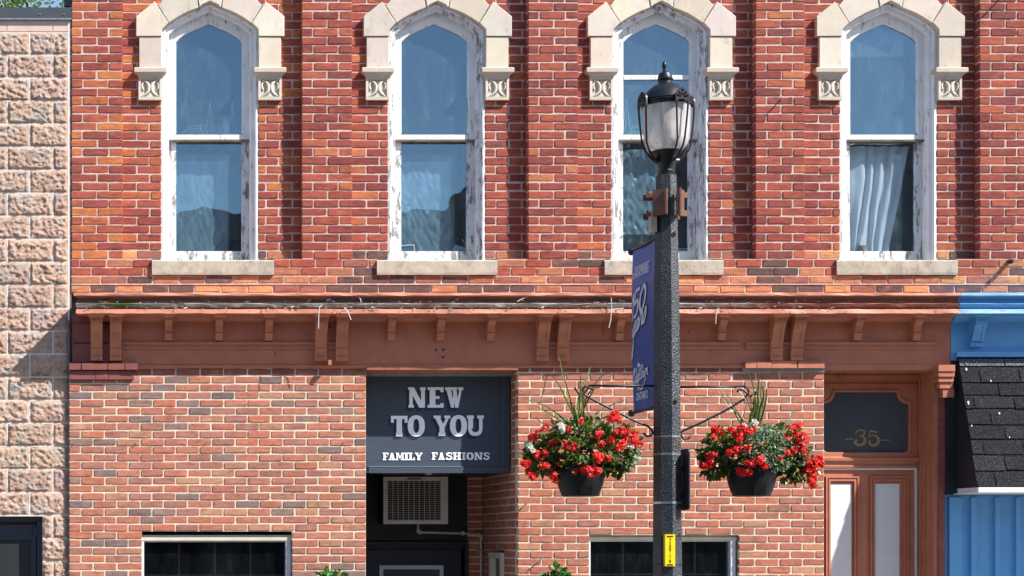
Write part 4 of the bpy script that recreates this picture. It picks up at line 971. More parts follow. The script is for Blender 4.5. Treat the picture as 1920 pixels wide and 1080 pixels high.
sheet('plastic_sheet', 'wrinkled plastic sheet hung inside the lower pane of the leftmost arched window', 1.0, c0 - .32, c0 + .17, Z(480), Z(284), .37, .008, M['plastic'], 'plastic sheet', freq=22)
sheet('plastic_sheet', 'wrinkled plastic sheet inside the lower pane of the second window from the left', 2.0, c1 - .32, c1 + .16, Z(480), Z(286), .36, .012, M['plastic'], 'plastic sheet', freq=26)
sheet('plastic_sheet', 'crinkled plastic sheet gathered in the lower pane of the window behind the street lamp', 3.0, c2 - .34, c2 + .2, Z(425), Z(262), .38, .02, M['plastic'], 'plastic sheet', slant=0, freq=34)
sheet('curtain', 'white curtain pulled aside in the lower pane of the rightmost arched window', 4.0, c3 - .33, c3 + .27, Z(482), Z(258), .335, .016, M['curtain'], 'curtain', slant=.0, freq=38)
sheet('plastic_sheet', 'crumpled plastic bunched at the top of the rightmost arched window', 5.0, c3 - .26, c3 + .2, Z(88), Z(34), .31, .02, M['plastic'], 'plastic sheet', freq=6)
sheet('folded_cloth', 'strip of white cloth along the meeting rail of the rightmost arched window', 6.0, c3 - .29, c3 + .17, Z(256), Z(240), .31, .01, M['curtain'], 'cloth', freq=20)
# slant the curtain's hem to the left
cur = bpy.data.objects['curtain'].data
for v in cur.vertices:
    t = (v.co.x - (c3 - .33)) / .6; dn = (Z(258) - v.co.z) / (Z(258) - Z(482)); v.co.x -= t * dn * .19; v.co.y += .03 * dn * t
def spider(cx, cz, y, name, label):
    r = thing(name, label, 'potted plant', (cx, y, cz - .06)); K_ = Kit(r)
    mb = MB()
    for i in range(16):
        a = rnd(0, 6.28); l = rnd(.1, .26); dx, dy = math.cos(a) * l, math.sin(a) * l * .12; h = rnd(.06, .17)
        mb.tube([(cx, y, cz), (cx + dx * .35, y + dy * .5, cz + h), (cx + dx * .75, y + dy, cz + h * .9), (cx + dx * 1.1, y + dy, cz + h * .35)], [.0035, .0045, .0035, .001], 4)
    K_.part(mb, 'leaves', M['silverleaf'])
    mb = MB(); mb.lathe([(.025, cz - .06), (.035, cz - .005), (.037, cz)], cx, y, 14); K_.part(mb, 'pot', M['dark'])
    mb = MB()
    for s in (-1, 0, 1): mb.tube([(cx + s * .045, y + (.02 if s == 0 else 0), cz), (cx, y, cz + .36)], .0022, 4)
    K_.part(mb, 'hanger', M['plantwhite'])
spider(c0 + .02, Z(247), .40, 'hanging_houseplant', 'spindly hanging houseplant at the centre of the leftmost arched window')
spider(c0 + .21, Z(250), .37, 'hanging_houseplant', 'pale houseplant on cords at the right of the leftmost window, upper pane')
spider(c2 - .22, Z(246), .37, 'hanging_houseplant', 'houseplant on pale cords in the window behind the street lamp, upper pane')
def card(name, label, cx, cz, w_, h, tilt, y, frame):
    mb = MB(); ca, sa = math.cos(tilt), math.sin(tilt)
    def q(a, b, yy): return (cx + a * ca - b * sa, yy, cz + a * sa + b * ca)
    def bx(a0, a1, b0, b1, y0, y1, m): mb.hexa([q(a0, b0, y0), q(a1, b0, y0), q(a1, b0, y1), q(a0, b0, y1)], [q(a0, b1, y0), q(a1, b1, y0), q(a1, b1, y1), q(a0, b1, y1)], m)
    bx(-w_, w_, -h, h, y, y + .012, 0)
    if frame:
        for a in ((-w_, w_, h - .012, h), (w_ - .012, w_, -h, h - .012), (-w_, -w_ + .012, -h, h - .012)): bx(*a, y - .006, y, 1)
    o = mb.build(name, [M['room'] if frame else M['paper'], M['cream']]); tag(o, label, 'picture' if frame else 'card')
card('picture_frame', 'framed picture leaning inside the second window from the left', c1 - .22, Z(462), .07, .07, .06, .33, True)
card('leaning_card', 'pale card leaning at the lower right of the second window from the left', c1 + .23, Z(463), .06, .06, -.35, .33, False)
mb = MB(); gx = c2 + .1
mb.box(gx, gx + .19, -.36, -.33, Z(472), Z(453))
for i in range(8):
    for j in range(4): mb.box(gx + .03 + i * .019, gx + .042 + i * .019, -.33, -.3285, Z(456 + j * 4.2), Z(454.5 + j * 4.2), 1)
tag(mb.build('plastic_crate', [M['palemetal'], M['navydoor']]), 'pale slotted plastic crate in the window right of the lamp post', 'crate')
# cat looking out of the right-hand window
ct = thing('cat', 'grey cat with pricked ears sitting behind the glass of the rightmost window', 'cat', (X(1617, -.33), .36, Z(500)))
mb = MB(); cx, cy = X(1617, -.33), .322; zt_ = Z(459.5, -.33)
def ell(c, r, n=14, m_=10):
    vs = []; fs = []
    for i in range(m_ + 1):
        th = math.pi * i / m_
        for k in range(n): ph = 2 * math.pi * k / n; vs.append((c[0] + r[0] * math.sin(th) * math.cos(ph), c[1] + r[1] * math.sin(th) * math.sin(ph), c[2] - r[2] * math.cos(th)))
    for i in range(m_):
        for k in range(n): k2 = (k + 1) % n; fs.append((i * n + k, i * n + k2, (i + 1) * n + k2, (i + 1) * n + k))
    mb.add(vs, fs)
ell((cx, cy, zt_ - .045), (.046, .042, .044)); ell((cx, cy - .03, zt_ - .06), (.022, .02, .017)); ell((cx, cy + .06, zt_ - .15), (.06, .09, .1)); ell((cx + .01, cy + .13, zt_ - .2), (.08, .09, .09))
for s in (-1, 1):
    b = Vector((cx + s * .030, cy, zt_ - .022)); mb.add([b + Vector((-.016, 0, 0)), b + Vector((.016, 0, 0)), b + Vector((0, .014, 0)), b + Vector((s * .012, -.002, .038))], [(0, 1, 3), (1, 2, 3), (2, 0, 3)])
    mb.tube([(cx + s * .025, cy - .0, zt_ - .12), (cx + s * .025, cy - .02, zt_ - .24)], [.02, .014], 8)
Kit(ct).part(mb, 'body', M['cat'], smooth=True)
rm = [o for o in bpy.data.objects if o.name.startswith('cat')]

# ------------------------------------------------------------------ street lamp
LD = 3.0; lx = X(1249.5, LD); ly = -LD
lamp = thing('street_lamp', 'black octagonal street lamp post with ornate caged lantern in front of the brick shops', 'street lamp', (lx, ly, -.02)); KP = Kit(lamp)
pm = S * .8
def lz(py): return Z(py, LD)
def lean(py): return (1251.5 + (1249.3 - 1251.5) * (1080 - py) / 750 - 1249.5) * pm
mb = MB(); n = 8
prof = [(.16, -.02), (.16, .25), (.13, .3), (.108, .45), (54 / 2 * pm / .97, lz(1080)), (47 / 2 * pm / .97, lz(560)), (38.5 / 2 * pm / .97, lz(331)), (33 / 2 * pm, lz(328.5))]
vs = []; fs = []
for r, z in prof:
    py = VY - (z - EYE) / (S * .8); o = lean(py)
    for k in range(8): a = 2 * math.pi * (k - .25 + .06) / 8 ; vs.append((lx + o + r * math.cos(a - math.pi / 2 + R(11)), ly + r * math.sin(a - math.pi / 2 + R(11)), z))
for i in range(len(prof) - 1):
    for k in range(8): k2 = (k + 1) % 8; fs.append((i * 8 + k, i * 8 + k2, (i + 1) * 8 + k2, (i + 1) * 8 + k))
fs.append(tuple((len(prof) - 1) * 8 + k for k in range(8))); mb.add(vs, fs)
KP.part(mb, 'pole', M['pole'])
LX = X(1249.5, LD)
mb = MB(); r = pm
mb.lathe([(16 * r, lz(330)), (17 * r, lz(327)), (14 * r, lz(325)), (15 * r, lz(322)), (13 * r, lz(319)), (14 * r, lz(314)), (15.5 * r, lz(308)), (20 * r, lz(292)), (27 * r, lz(286)), (28 * r, lz(284)), (24 * r, lz(283.5))], LX, ly, 32)
base_ = KP.part(mb, 'lantern_base', M['black'], smooth=True, angle=35)
mb = MB()
rows_ = [(27, 284.5), (33, 279), (38.5, 271), (41, 262), (42, 245), (43, 215), (43.5, 199)]
vs = []; nn = 96
mb.lathe([(a * r, lz(b)) for a, b in rows_], LX, ly, nn, cap=False)
for i, v in enumerate(mb.v):
    if i % 2 == 0: mb.v[i] = (LX + (v[0] - LX) * .988, ly + (v[1] - ly) * .988, v[2])
KP.part(mb, 'lens', M['lens'], smooth=True)
mb = MB(); mb.tube([(LX, ly, lz(284)), (LX, ly, lz(245))], [.03, .022], 16); mb.tube([(LX, ly, lz(245)), (LX, ly, lz(215))], [.045, .03], 16)
KP.part(mb, 'bulb', M['acwhite'], smooth=True)
tx = LX - 1.2 * r
mb = MB(); mb.lathe([(43 * r, lz(201)), (46 * r, lz(200)), (46.5 * r, lz(196)), (44.5 * r, lz(195.3)), (47 * r, lz(194.5)), (47 * r, lz(191.5)), (45 * r, lz(190.8)), (47 * r, lz(190)), (46 * r, lz(187.5)), (43.5 * r, lz(186.5)), (42.5 * r, lz(184)), (38 * r, lz(176)), (32 * r, lz(169)), (24 * r, lz(162.5)), (16 * r, lz(158)), (12.6 * r, lz(156)), (12.2 * r, lz(152)), (14.5 * r, lz(150.5)), (14.8 * r, lz(148.5)), (13.2 * r, lz(147.5)), (12.8 * r, lz(143)), (10.5 * r, lz(138)), (6 * r, lz(135)), (3 * r, lz(133.5))], LX - 1.5 * r, ly, 48)
for i, v in enumerate(mb.v):
    f = max(0, (v[2] - lz(190)) / (lz(115) - lz(190))); mb.v[i] = (v[0] + (1.5 - 4.5 * f) * r, v[1], v[2])
dome = KP.part(mb, 'dome', M['black'], smooth=True, angle=30)
mb = MB(); mb.lathe([(2.6 * r, lz(134)), (3.8 * r, lz(132)), (2.3 * r, lz(130)), (2.8 * r, lz(129)), (4.4 * r, lz(124.5)), (4.3 * r, lz(121)), (2.9 * r, lz(116.5)), (.8 * r, lz(114.5))], LX - 4.0 * r, ly, 20)
KP.part(mb, 'finial', M['black'], parent=dome, smooth=True)
for q in range(4):
    an = R(-90 + 15 + 90 * q); mb = MB(); ex = Vector((math.cos(an), math.sin(an), 0)); tg_ = Vector((-math.sin(an), math.cos(an), 0)); c_ = Vector((LX, ly, 0))
    def pt(rad, t, py): return c_ + ex * rad * r + tg_ * t * r + Vector((0, 0, lz(py)))
    for s in (-1, 1):
        mb.tube([pt(51, s * 12.5, 194), pt(51, s * 11.5, 215), pt(49, s * 9.5, 245), pt(47, s * 7.5, 270), pt(43, s * 6.8, 281), pt(31, s * 5, 296), pt(24, s * 3.5, 303), pt(17, s * 2, 304)], .0065, 6)
    # palmette shield
    sh = [(-14.5, 205), (-14.5, 190), (-13, 185), (-8, 180), (-3, 176.5), (0, 175.5), (3, 176.5), (8, 180), (13, 185), (14.5, 190), (14.5, 205), (11, 201), (6, 198.5), (0, 197.5), (-6, 198.5), (-11, 201)]
    fr = [pt(52.5, a, b) for a, b in sh]; bk = [pt(49, a, b) for a, b in sh]; m_ = len(sh)
    mb.add(fr + bk, [tuple(range(m_)), tuple(reversed(range(m_, 2 * m_)))] + [(i, (i + 1) % m_, m_ + (i + 1) % m_, m_ + i) for i in range(m_)])
    for a, b in ((0, 188), (-6, 186), (6, 186), (0, 181), (-10, 191), (10, 191), (-5, 192), (5, 192)): p = pt(52.5, a, b); mb.tube([p, p + ex * .008], [.011, .003], 8)
    p = pt(50, 0, 205); mb.tube([pt(17, 0, 300), pt(26, 0, 300)], .016, 8)
    KP.part(mb, 'cage_arm', M['black'], parent=base_, smooth=True, angle=40)
# steel straps, service hole, utility box, number tag
def octring(mb, py, h, extra, wire=False):
    o = lean(py); rr = (38.5 + (54 - 38.5) * (py - 331) / 749) / 2 * pm / .97 + extra
    vs = []
    for z in (lz(py) - h / 2, lz(py) + h / 2):
        for k in range(8): a = 2 * math.pi * (k - .25 + .06) / 8; vs.append((lx + o + rr * math.cos(a - math.pi / 2 + R(11)), ly + rr * math.sin(a - math.pi / 2 + R(11)), z))
    fs = [(k, (k + 1) % 8, 8 + (k + 1) % 8, 8 + k) for k in range(8)]
    vi = []
    for z in (lz(py) + h / 2, lz(py) - h / 2):
        for k in range(8): a = 2 * math.pi * (k - .25 + .06) / 8; vi.append((lx + o + (rr - .006) * math.cos(a - math.pi / 2 + R(11)), ly + (rr - .006) * math.sin(a - math.pi / 2 + R(11)), z))
    fs += [(8 + k, 8 + (k + 1) % 8, 16 + (k + 1) % 8, 16 + k) for k in range(8)]
    mb.add(vs + vi, fs)
for py, h, mt in ((460, .006, 'black'), (729, .018, 'steel'), (737, .007, 'black'), (820, .016, 'steel'), (852, .014, 'steel'), (943, .014, 'steel'), (1005, .006, 'black'), (1058, .006, 'black')):
    mb = MB(); octring(mb, py, h, .0035); KP.part(mb, 'strap', M[mt])
for py in (443, 756):
    rr = (38.5 + 15.5 * (py - 331) / 749) / 2 * pm; a = R(-90 + 11 + 8)
    p = Vector((lx + math.cos(a) * rr * .98, ly + math.sin(a) * rr * .98, lz(py))); d = Vector((math.cos(a), math.sin(a), 0))
    mb = MB(); mb.tube([p - d * .005, p + d * .007], .018, 14); mb.tube([p + d * .0071, p + d * .0078], .012, 12, m=1); KP.part(mb, 'port_cap', [M['black'], M['ink']])
mb = MB(); mb.box(X(1217.5, LD), X(1227.5, LD), LD - .02, LD + .05, lz(437), lz(406)); mb.box(X(1218.5, LD), X(1226, LD), LD + .05, LD + .056, lz(433), lz(410)); KP.part(mb, 'junction_box', M['sill'])
TD = LD + .115
mb = MB(); mb.box(X(1247.5, TD), X(1266, TD), LD + .07, TD, Z(1061.5, TD), Z(1002, TD)); tagp = KP.part(mb, 'number_plate', M['yellow'])
for ch, py in zip('255716', (1013.5, 1023, 1029, 1034, 1042.5, 1051.5)):
    o = text_mesh(ch, .040 if ch != '7' else .03, (X(1256.5, TD), -TD - .0012 - .0003 * (py > 1028), Z(py, TD)), RF, M['ink'], 'numeral', sx=.85); o.parent = tagp
mb = MB(); 
for py in (1005.5, 1058.5): mb.box(X(1251, TD), X(1262, TD), TD + .001, TD + .003, Z(py + .8, TD), Z(py - .8, TD))
KP.part(mb, 'plate_band', M['ink'], parent=tagp)
# brown steel clamp near the top
CD = LD + .1
mb = MB(); 
def cb(a, b, ya, yb, d0, d1): mb.box(X(a, d1), X(b, d1), d0, d1, Z(yb, d1), Z(ya, d1))
c0_ = Vector((X(1250, LD), ly, 0)); 
def rotbox(u0, u1, w0, w1, ya, yb, ang, m=0):
    an = R(ang); e = Vector((math.cos(an), math.sin(an), 0)); f_ = Vector((math.sin(an), -math.cos(an), 0))
    P_ = lambda u, w_, z: c0_ + e * u + f_ * w_ + Vector((0, 0, z))
    z0_, z1_ = Z(yb, CD), Z(ya, CD)
    mb.hexa([P_(u0, w1, z0_), P_(u1, w1, z0_), P_(u1, w0, z0_), P_(u0, w0, z0_)], [P_(u0, w1, z1_), P_(u1, w1, z1_), P_(u1, w0, z1_), P_(u0, w0, z1_)], m)
rotbox(-.075, .02, .092, .104, 354, 402, -26); rotbox(.008, .02, .104, .15, 354, 402, -26); rotbox(.055, .067, .07, .14, 354, 402, -6); rotbox(.055, .085, .07, .08, 354, 402, 10)
rotbox(-.135, -.05, .05, .062, 355, 366, -15); rotbox(-.135, -.05, .05, .062, 391, 402, -15); rotbox(.06, .12, .05, .062, 357, 367, 12); rotbox(.06, .12, .05, .062, 391, 402, 12)
rotbox(-.13, .12, -.1, -.088, 355, 366, 0); rotbox(-.13, .12, -.1, -.088, 391, 402, 0)
clamp = KP.part(mb, 'mounting_clamp', M['rust'])
mb = MB()
for (px, py, d) in ((1245.5, 374, .115), (1219, 361, .07), (1219, 396, .07), (1277, 361, .07), (1277, 396, .07)): mb.tube([(X(px, LD + d), ly - d + .01, Z(py, LD + d)), (X(px, LD + d), ly - d - .014, Z(py, LD + d))], .007, 8)
KP.part(mb, 'bolt', M['bolt'], parent=clamp)

# edge-on sign on the far side of the pole
es = thing('street_sign', 'dark rounded metal sign plate seen edge on at the right of the lamp post', 'sign', (X(1293, 3.1), -3.0, 0)); KE = Kit(es)
mb = MB(); xs0 = X(1292.5, 3.12); y0_, y1_ = -3.13, -2.70; zt_, zb_ = Z(841, 3.12), Z(956, 3.12); rr = .03
pts = []
for (cy_, cz_, a0) in ((y0_ + rr, zt_ - rr, 180), (y0_ + rr, zb_ + rr, 270), (y1_ - rr, zb_ + rr, 0), (y1_ - rr, zt_ - rr, 90)):
    for i in range(5): a = R(a0 - i * 22.5 + (0 if a0 != 180 else 0)); pts.append((cy_, cz_, a0, i))
loop = []
for (cy_, cz_, st) in ((y1_ - rr, zt_ - rr, 0), (y0_ + rr, zt_ - rr, 90), (y0_ + rr, zb_ + rr, 180), (y1_ - rr, zb_ + rr, 270)):
    for i in range(6): a = R(st + i * 18); loop.append((cy_ + rr * math.cos(a), cz_ + rr * math.sin(a)))
m_ = len(loop); vs = [(xs0 - .006, a, b) for a, b in loop] + [(xs0 + .002, a, b) for a, b in loop]
mb.add(vs, [tuple(range(m_)), tuple(reversed(range(m_, 2 * m_)))] + [(i, m_ + i, m_ + (i + 1) % m_, (i + 1) % m_) for i in range(m_)])
KE.part(mb, 'plate', M['navyedge']); mb = MB(); mb.box(xs0 - .05, xs0 - .006, 2.9, 3.03, Z(880, 3), Z(875, 3)); mb.box(xs0 - .05, xs0 - .006, 2.9, 3.03, Z(930, 3), Z(925, 3)); KE.part(mb, 'mount', M['black'])

# ------------------------------------------------------------------ banner
bx = lx; bn = thing('street_banner', 'tall blue anniversary banner with white script hung from the lamp post', 'banner', (bx, ly, lz(775))); KN = Kit(bn)
u0, u1 = .04, .73                          # distance behind the pole axis
zt_, zb_ = lz(437), lz(759)
def bpos(u, v, off=0):       # u 0 far edge .. 1 pole, v 0 bottom .. 1 top
    y = ly + u1 + (u0 - u1) * u; z = zb_ + (zt_ - zb_) * v
    x = bx - .018 * math.sin(math.pi * v) * (1 + .4 * math.sin(3 * u)) - off + .006 * math.sin(9 * u + 4 * v); return (x, y, z)
mb = MB(); nu, nv = 14, 60; vs = []; fs = []; ms = []
for j in range(nv + 1):
    v = j / nv; ur = 1 - .2 * math.sin(math.pi * min(1, max(0, (v - .35) / .6))) ** 1.5
    for i in range(nu + 1): vs.append(bpos(.02 + (ur - .02) * i / nu, v))
for j in range(nv):
    for i in range(nu):
        q = j * (nu + 1) + i; fs.append((q, q + nu + 1, q + nu + 2, q + 1)); ms.append(1 if j / nv > .66 + .22 * (i / nu) * (1 - .2 * i / nu) - .04 else 0)
b_ = len(mb.v); mb.v += vs; mb.c += [(1, 1, 1)] * len(vs); mb.f += [list(f) for f in fs]; mb.m += ms
KN.part(mb, 'fabric', [M['banner'], M['banner2']], smooth=True)
for v, nm in ((1, 437), (0, 759)):
    mb = MB(); z = zt_ if v else zb_; mb.tube([(bx, ly, z), (bx, ly + .75, z)], .012, 10)
    mb.lathe([(.004, z - .026), (.02, z - .02), (.027, z), (.02, z + .02), (.004, z + .026)], bx, ly + .765, 14); KN.part(mb, 'banner_rod', M['black'], smooth=True)
def bpoly(mb, polys, off):
    for i, poly in enumerate(polys):
        vs = [bpos(u, v, off + i * .00002) for u, v in poly]; mb.add(vs, [tuple(range(len(vs)))])
# local units: width .69 m -> u, height -> v
BH = zt_ - zb_; BW = u1 - u0
def bl(pts, w_, x0, y0, sx, sy, slant=.0, rise=0):   # pts in glyph space
    P_ = smooth_path(pts, 5); out = []
    for poly in ribbon(P_, w_): out.append([(x0 + (a * sx + b * slant * sy) / BW, y0 + (b * sy + a * rise * sx) / BH) for a, b in poly])
    return out
mb = MB(); mo = MB(); polys = []
sc_ = .2
script = {
 '1': [[(.05, .75), (.2, 1), (.2, 0)]],
 '5': [[(.5, 1), (.1, 1), (.08, .55), (.35, .62), (.5, .35), (.35, .05), (.05, .1)]],
 '0': [[(.3, 1), (.08, .7), (.08, .3), (.3, 0), (.52, .3), (.52, .7), (.3, 1)]],
 'y': [[(.05, .6), (.1, .25), (.3, .15), (.45, .6), (.4, 0), (.2, -.6), (.0, -.75), (.1, -.4), (.5, .1)]],
 'e': [[(.05, .3), (.35, .45), (.25, .62), (.08, .35), (.2, .05), (.45, .2)]],
 'a': [[(.4, .55), (.15, .5), (.08, .2), (.25, .05), (.42, .5), (.42, .1), (.55, .1)]],
 'r': [[(.08, .1), (.15, .55), (.2, .6), (.4, .55), (.4, .1), (.5, .1)]],
 's': [[(.05, .1), (.3, .65), (.4, .35), (.25, .05), (.05, .1)]],
 'R': [[(.15, 0), (.2, 1), (.0, .8), (.3, 1.05), (.5, .8), (.2, .5), (.5, 0), (.6, .05)]],
 'i': [[(.05, .1), (.12, .55), (.12, .1), (.22, .15)]],
 'd': [[(.4, .5), (.12, .45), (.1, .12), (.3, .1), (.45, 1.05), (.42, .1), (.55, .15)]],
 'g': [[(.4, .55), (.12, .5), (.1, .15), (.3, .1), (.42, .55), (.38, -.4), (.1, -.5), (.2, -.15), (.52, .15)]],
 't': [[(.2, 1), (.15, .1), (.35, .15)], [(.0, .65), (.4, .68)]],
 'o': [[(.3, .55), (.08, .4), (.15, .08), (.4, .15), (.38, .5), (.3, .5), (.55, .45)]],
 'w': [[(.05, .55), (.1, .1), (.25, .1), (.3, .5), (.35, .1), (.5, .15), (.55, .55), (.65, .5)]],
 'n': [[(.05, .1), (.1, .55), (.12, .3), (.3, .6), (.38, .1), (.5, .15)]],
}
def word(txt, x, y, s, adv, w_, rise=.0, slant=.15, sy=None):
    sy = sy or s
    out = []
    for ch in txt:
        for st in script[ch]: out += bl(st, w_, x, y, s, sy, slant, rise)
        x += adv[ch] * s / BW if isinstance(adv, dict) else adv * s / BW; y += rise * (adv if not isinstance(adv, dict) else adv[ch]) * s / BH
    return out
W1 = ('150', .05, .55, .20, {'1': .34, '5': .6, '0': .6}); W2 = ('years', .05, .435, .145, {'y': .5, 'e': .42, 'a': .48, 'r': .48, 's': .4})
p1 = word(*W1, .13, .22, sy=.185); p2 = word(*W2, .13, .32, sy=.16)
p3 = word('Ridgetown', .04, .165, .09, {'R': .58, 'i': .25, 'd': .5, 'g': .5, 'e': .42, 't': .38, 'o': .5, 'w': .66, 'n': .5}, .11, .10, sy=.10) + bl([(0, .1), (.5, -.35), (1.4, -.3), (2.2, .3)], .1, .26, .165, .09, .11)
bpoly(mb, p1, .004); KN.part(mb, 'lettering', M['bannertext']); mb = MB(); bpoly(mb, p2, .004); KN.part(mb, 'lettering', M['bannertext']); mb = MB(); bpoly(mb, p3, .004); KN.part(mb, 'lettering', M['bannertext']); mb = MB()
bpoly(mb, [[(.30, .243), (.32, .243), (.32, .265), (.30, .265)]] + [[(.31 + .055 * math.cos(R(a)), .277 + .013 * math.sin(R(a))) for a in range(0, 360, 40)]], .0045)
KN.part(mb, 'tree_emblem', M['bannertext'])
mb = MB(); bpoly(mb, word(*W1, .22, .22, sy=.185) + word(*W2, .22, .32, sy=.16), .0015); KN.part(mb, 'lettering_outline', M['navyedge'])
RB = Matrix(((0, 0, -1), (-1, 0, 0), (0, 1, 0)))
for txt, u, v, sz, sx in (('THE FRIENDLIEST', .36, .865, .056, .72), ('TOWN IN ONTARIO', .34, .83, .056, .72), ('EST.', .18, .25, .045, .8), ('1875', .45, .257, .045, .8), ('ONTARIO', .39, .085, .078, .72)):
    p = bpos(u, v, .006); o = text_mesh(txt, sz, (p[0] - .004, p[1], p[2]), RB, M['bannertext'], 'lettering', shear=.3 if v > .5 else 0, bold=.001, sx=sx); attach(o, bn)

# ------------------------------------------------------------------ basket brackets and baskets
def arm(sgn, label):
    e = thing('basket_bracket', label, 'bracket', (lx, ly, lz(812)), 'wrought iron basket brackets on the lamp post'); K_ = Kit(e)
    q = lambda px, py, dy=0: (X(px, LD), ly + dy, lz(py))
    mb = MB()
    if sgn < 0:
        mb.tube([q(1226, 723.5), q(1160, 723.5), q(1104, 723)], .0075, 8)
        mb.tube([q(1104, 723), q(1096, 725), q(1092, 731), q(1093, 738), q(1098, 742), q(1130, 759), (X(1190, LD), ly, lz(789)), q(1214, 799), q(1221, 805), q(1224, 812), q(1220, 817), q(1213, 818), q(1206, 812)], .0075, 8)
        mb.tube([q(1113, 733), q(1109, 728), q(1103, 728), q(1096, 736), q(1091, 742), q(1084, 736), q(1077, 727)], .007, 8)
    else:
        mb.tube([q(1272, 725.5), q(1340, 725.5), q(1393, 724.5)], .0075, 8)
        mb.tube([q(1393, 724.5), q(1401, 727), q(1404, 733), q(1402, 740), q(1396, 748), q(1360, 770), q(1310, 795), q(1280, 808), q(1275, 814), q(1282, 823), q(1291, 822), q(1295, 817)], .0075, 8)
        mb.tube([q(1382, 735), q(1386, 730), q(1393, 731), q(1402, 739), q(1408, 743), q(1416, 737), q(1421, 730)], .007, 8)
    K_.part(mb, 'scroll_bar', M['black'], smooth=True)
arm(-1, 'scrolled iron bracket on the left of the lamp post'); arm(1, 'scrolled iron bracket on the right of the lamp post')
def leaf(mb, p, dirn, up, L, W, col, m=0):
    dirn = dirn.normalized(); s_ = dirn.cross(up); s_ = s_.normalized() if s_.length > .01 else Vector((1, 0, 0)); n_ = s_.cross(dirn)
    a = p; b = p + dirn * L * .45 + s_ * W * .5 + n_ * W * .15; c_ = p + dirn * L - n_ * W * .2; d = p + dirn * L * .45 - s_ * W * .5 + n_ * W * .15; mid = p + dirn * L * .5 - n_ * W * .06
    mb.add([a, b, c_, d, mid, p + dirn * L * .8 + s_ * W * .32, p + dirn * L * .8 - s_ * W * .32], [(0, 1, 4), (1, 5, 4), (5, 2, 4), (2, 6, 4), (6, 3, 4), (3, 0, 4)], m, col)
def rdir(): 
    while True:
        v = Vector((rnd(-1, 1), rnd(-1, 1), rnd(-1, 1)))
        if .1 < v.length < 1: return v.normalized()
def flower(mb, c_, r, m=0):
    for k in range(random.randint(9, 14)):
        p = c_ + rdir() * r * rnd(.2, 1); nd = (p - c_ + Vector((0, -.4 * r, .2 * r))).normalized(); t = nd.cross(rdir()).normalized(); b = nd.cross(t); s_ = rnd(.009, .017)
        for q in range(4):
            a = q * 1.57 + rnd(-.3, .3); e = t * math.cos(a) + b * math.sin(a); f_ = nd.cross(e); g = rnd(.75, 1.2)
            mb.add([p, p + e * s_ * .8 + f_ * s_ * .5 + nd * s_ * .3, p + e * s_ * 1.35 + nd * s_ * .15, p + e * s_ * .8 - f_ * s_ * .5 + nd * s_ * .3], [(0, 1, 2, 3)], m, (g, g * rnd(.5, 1.6), g))
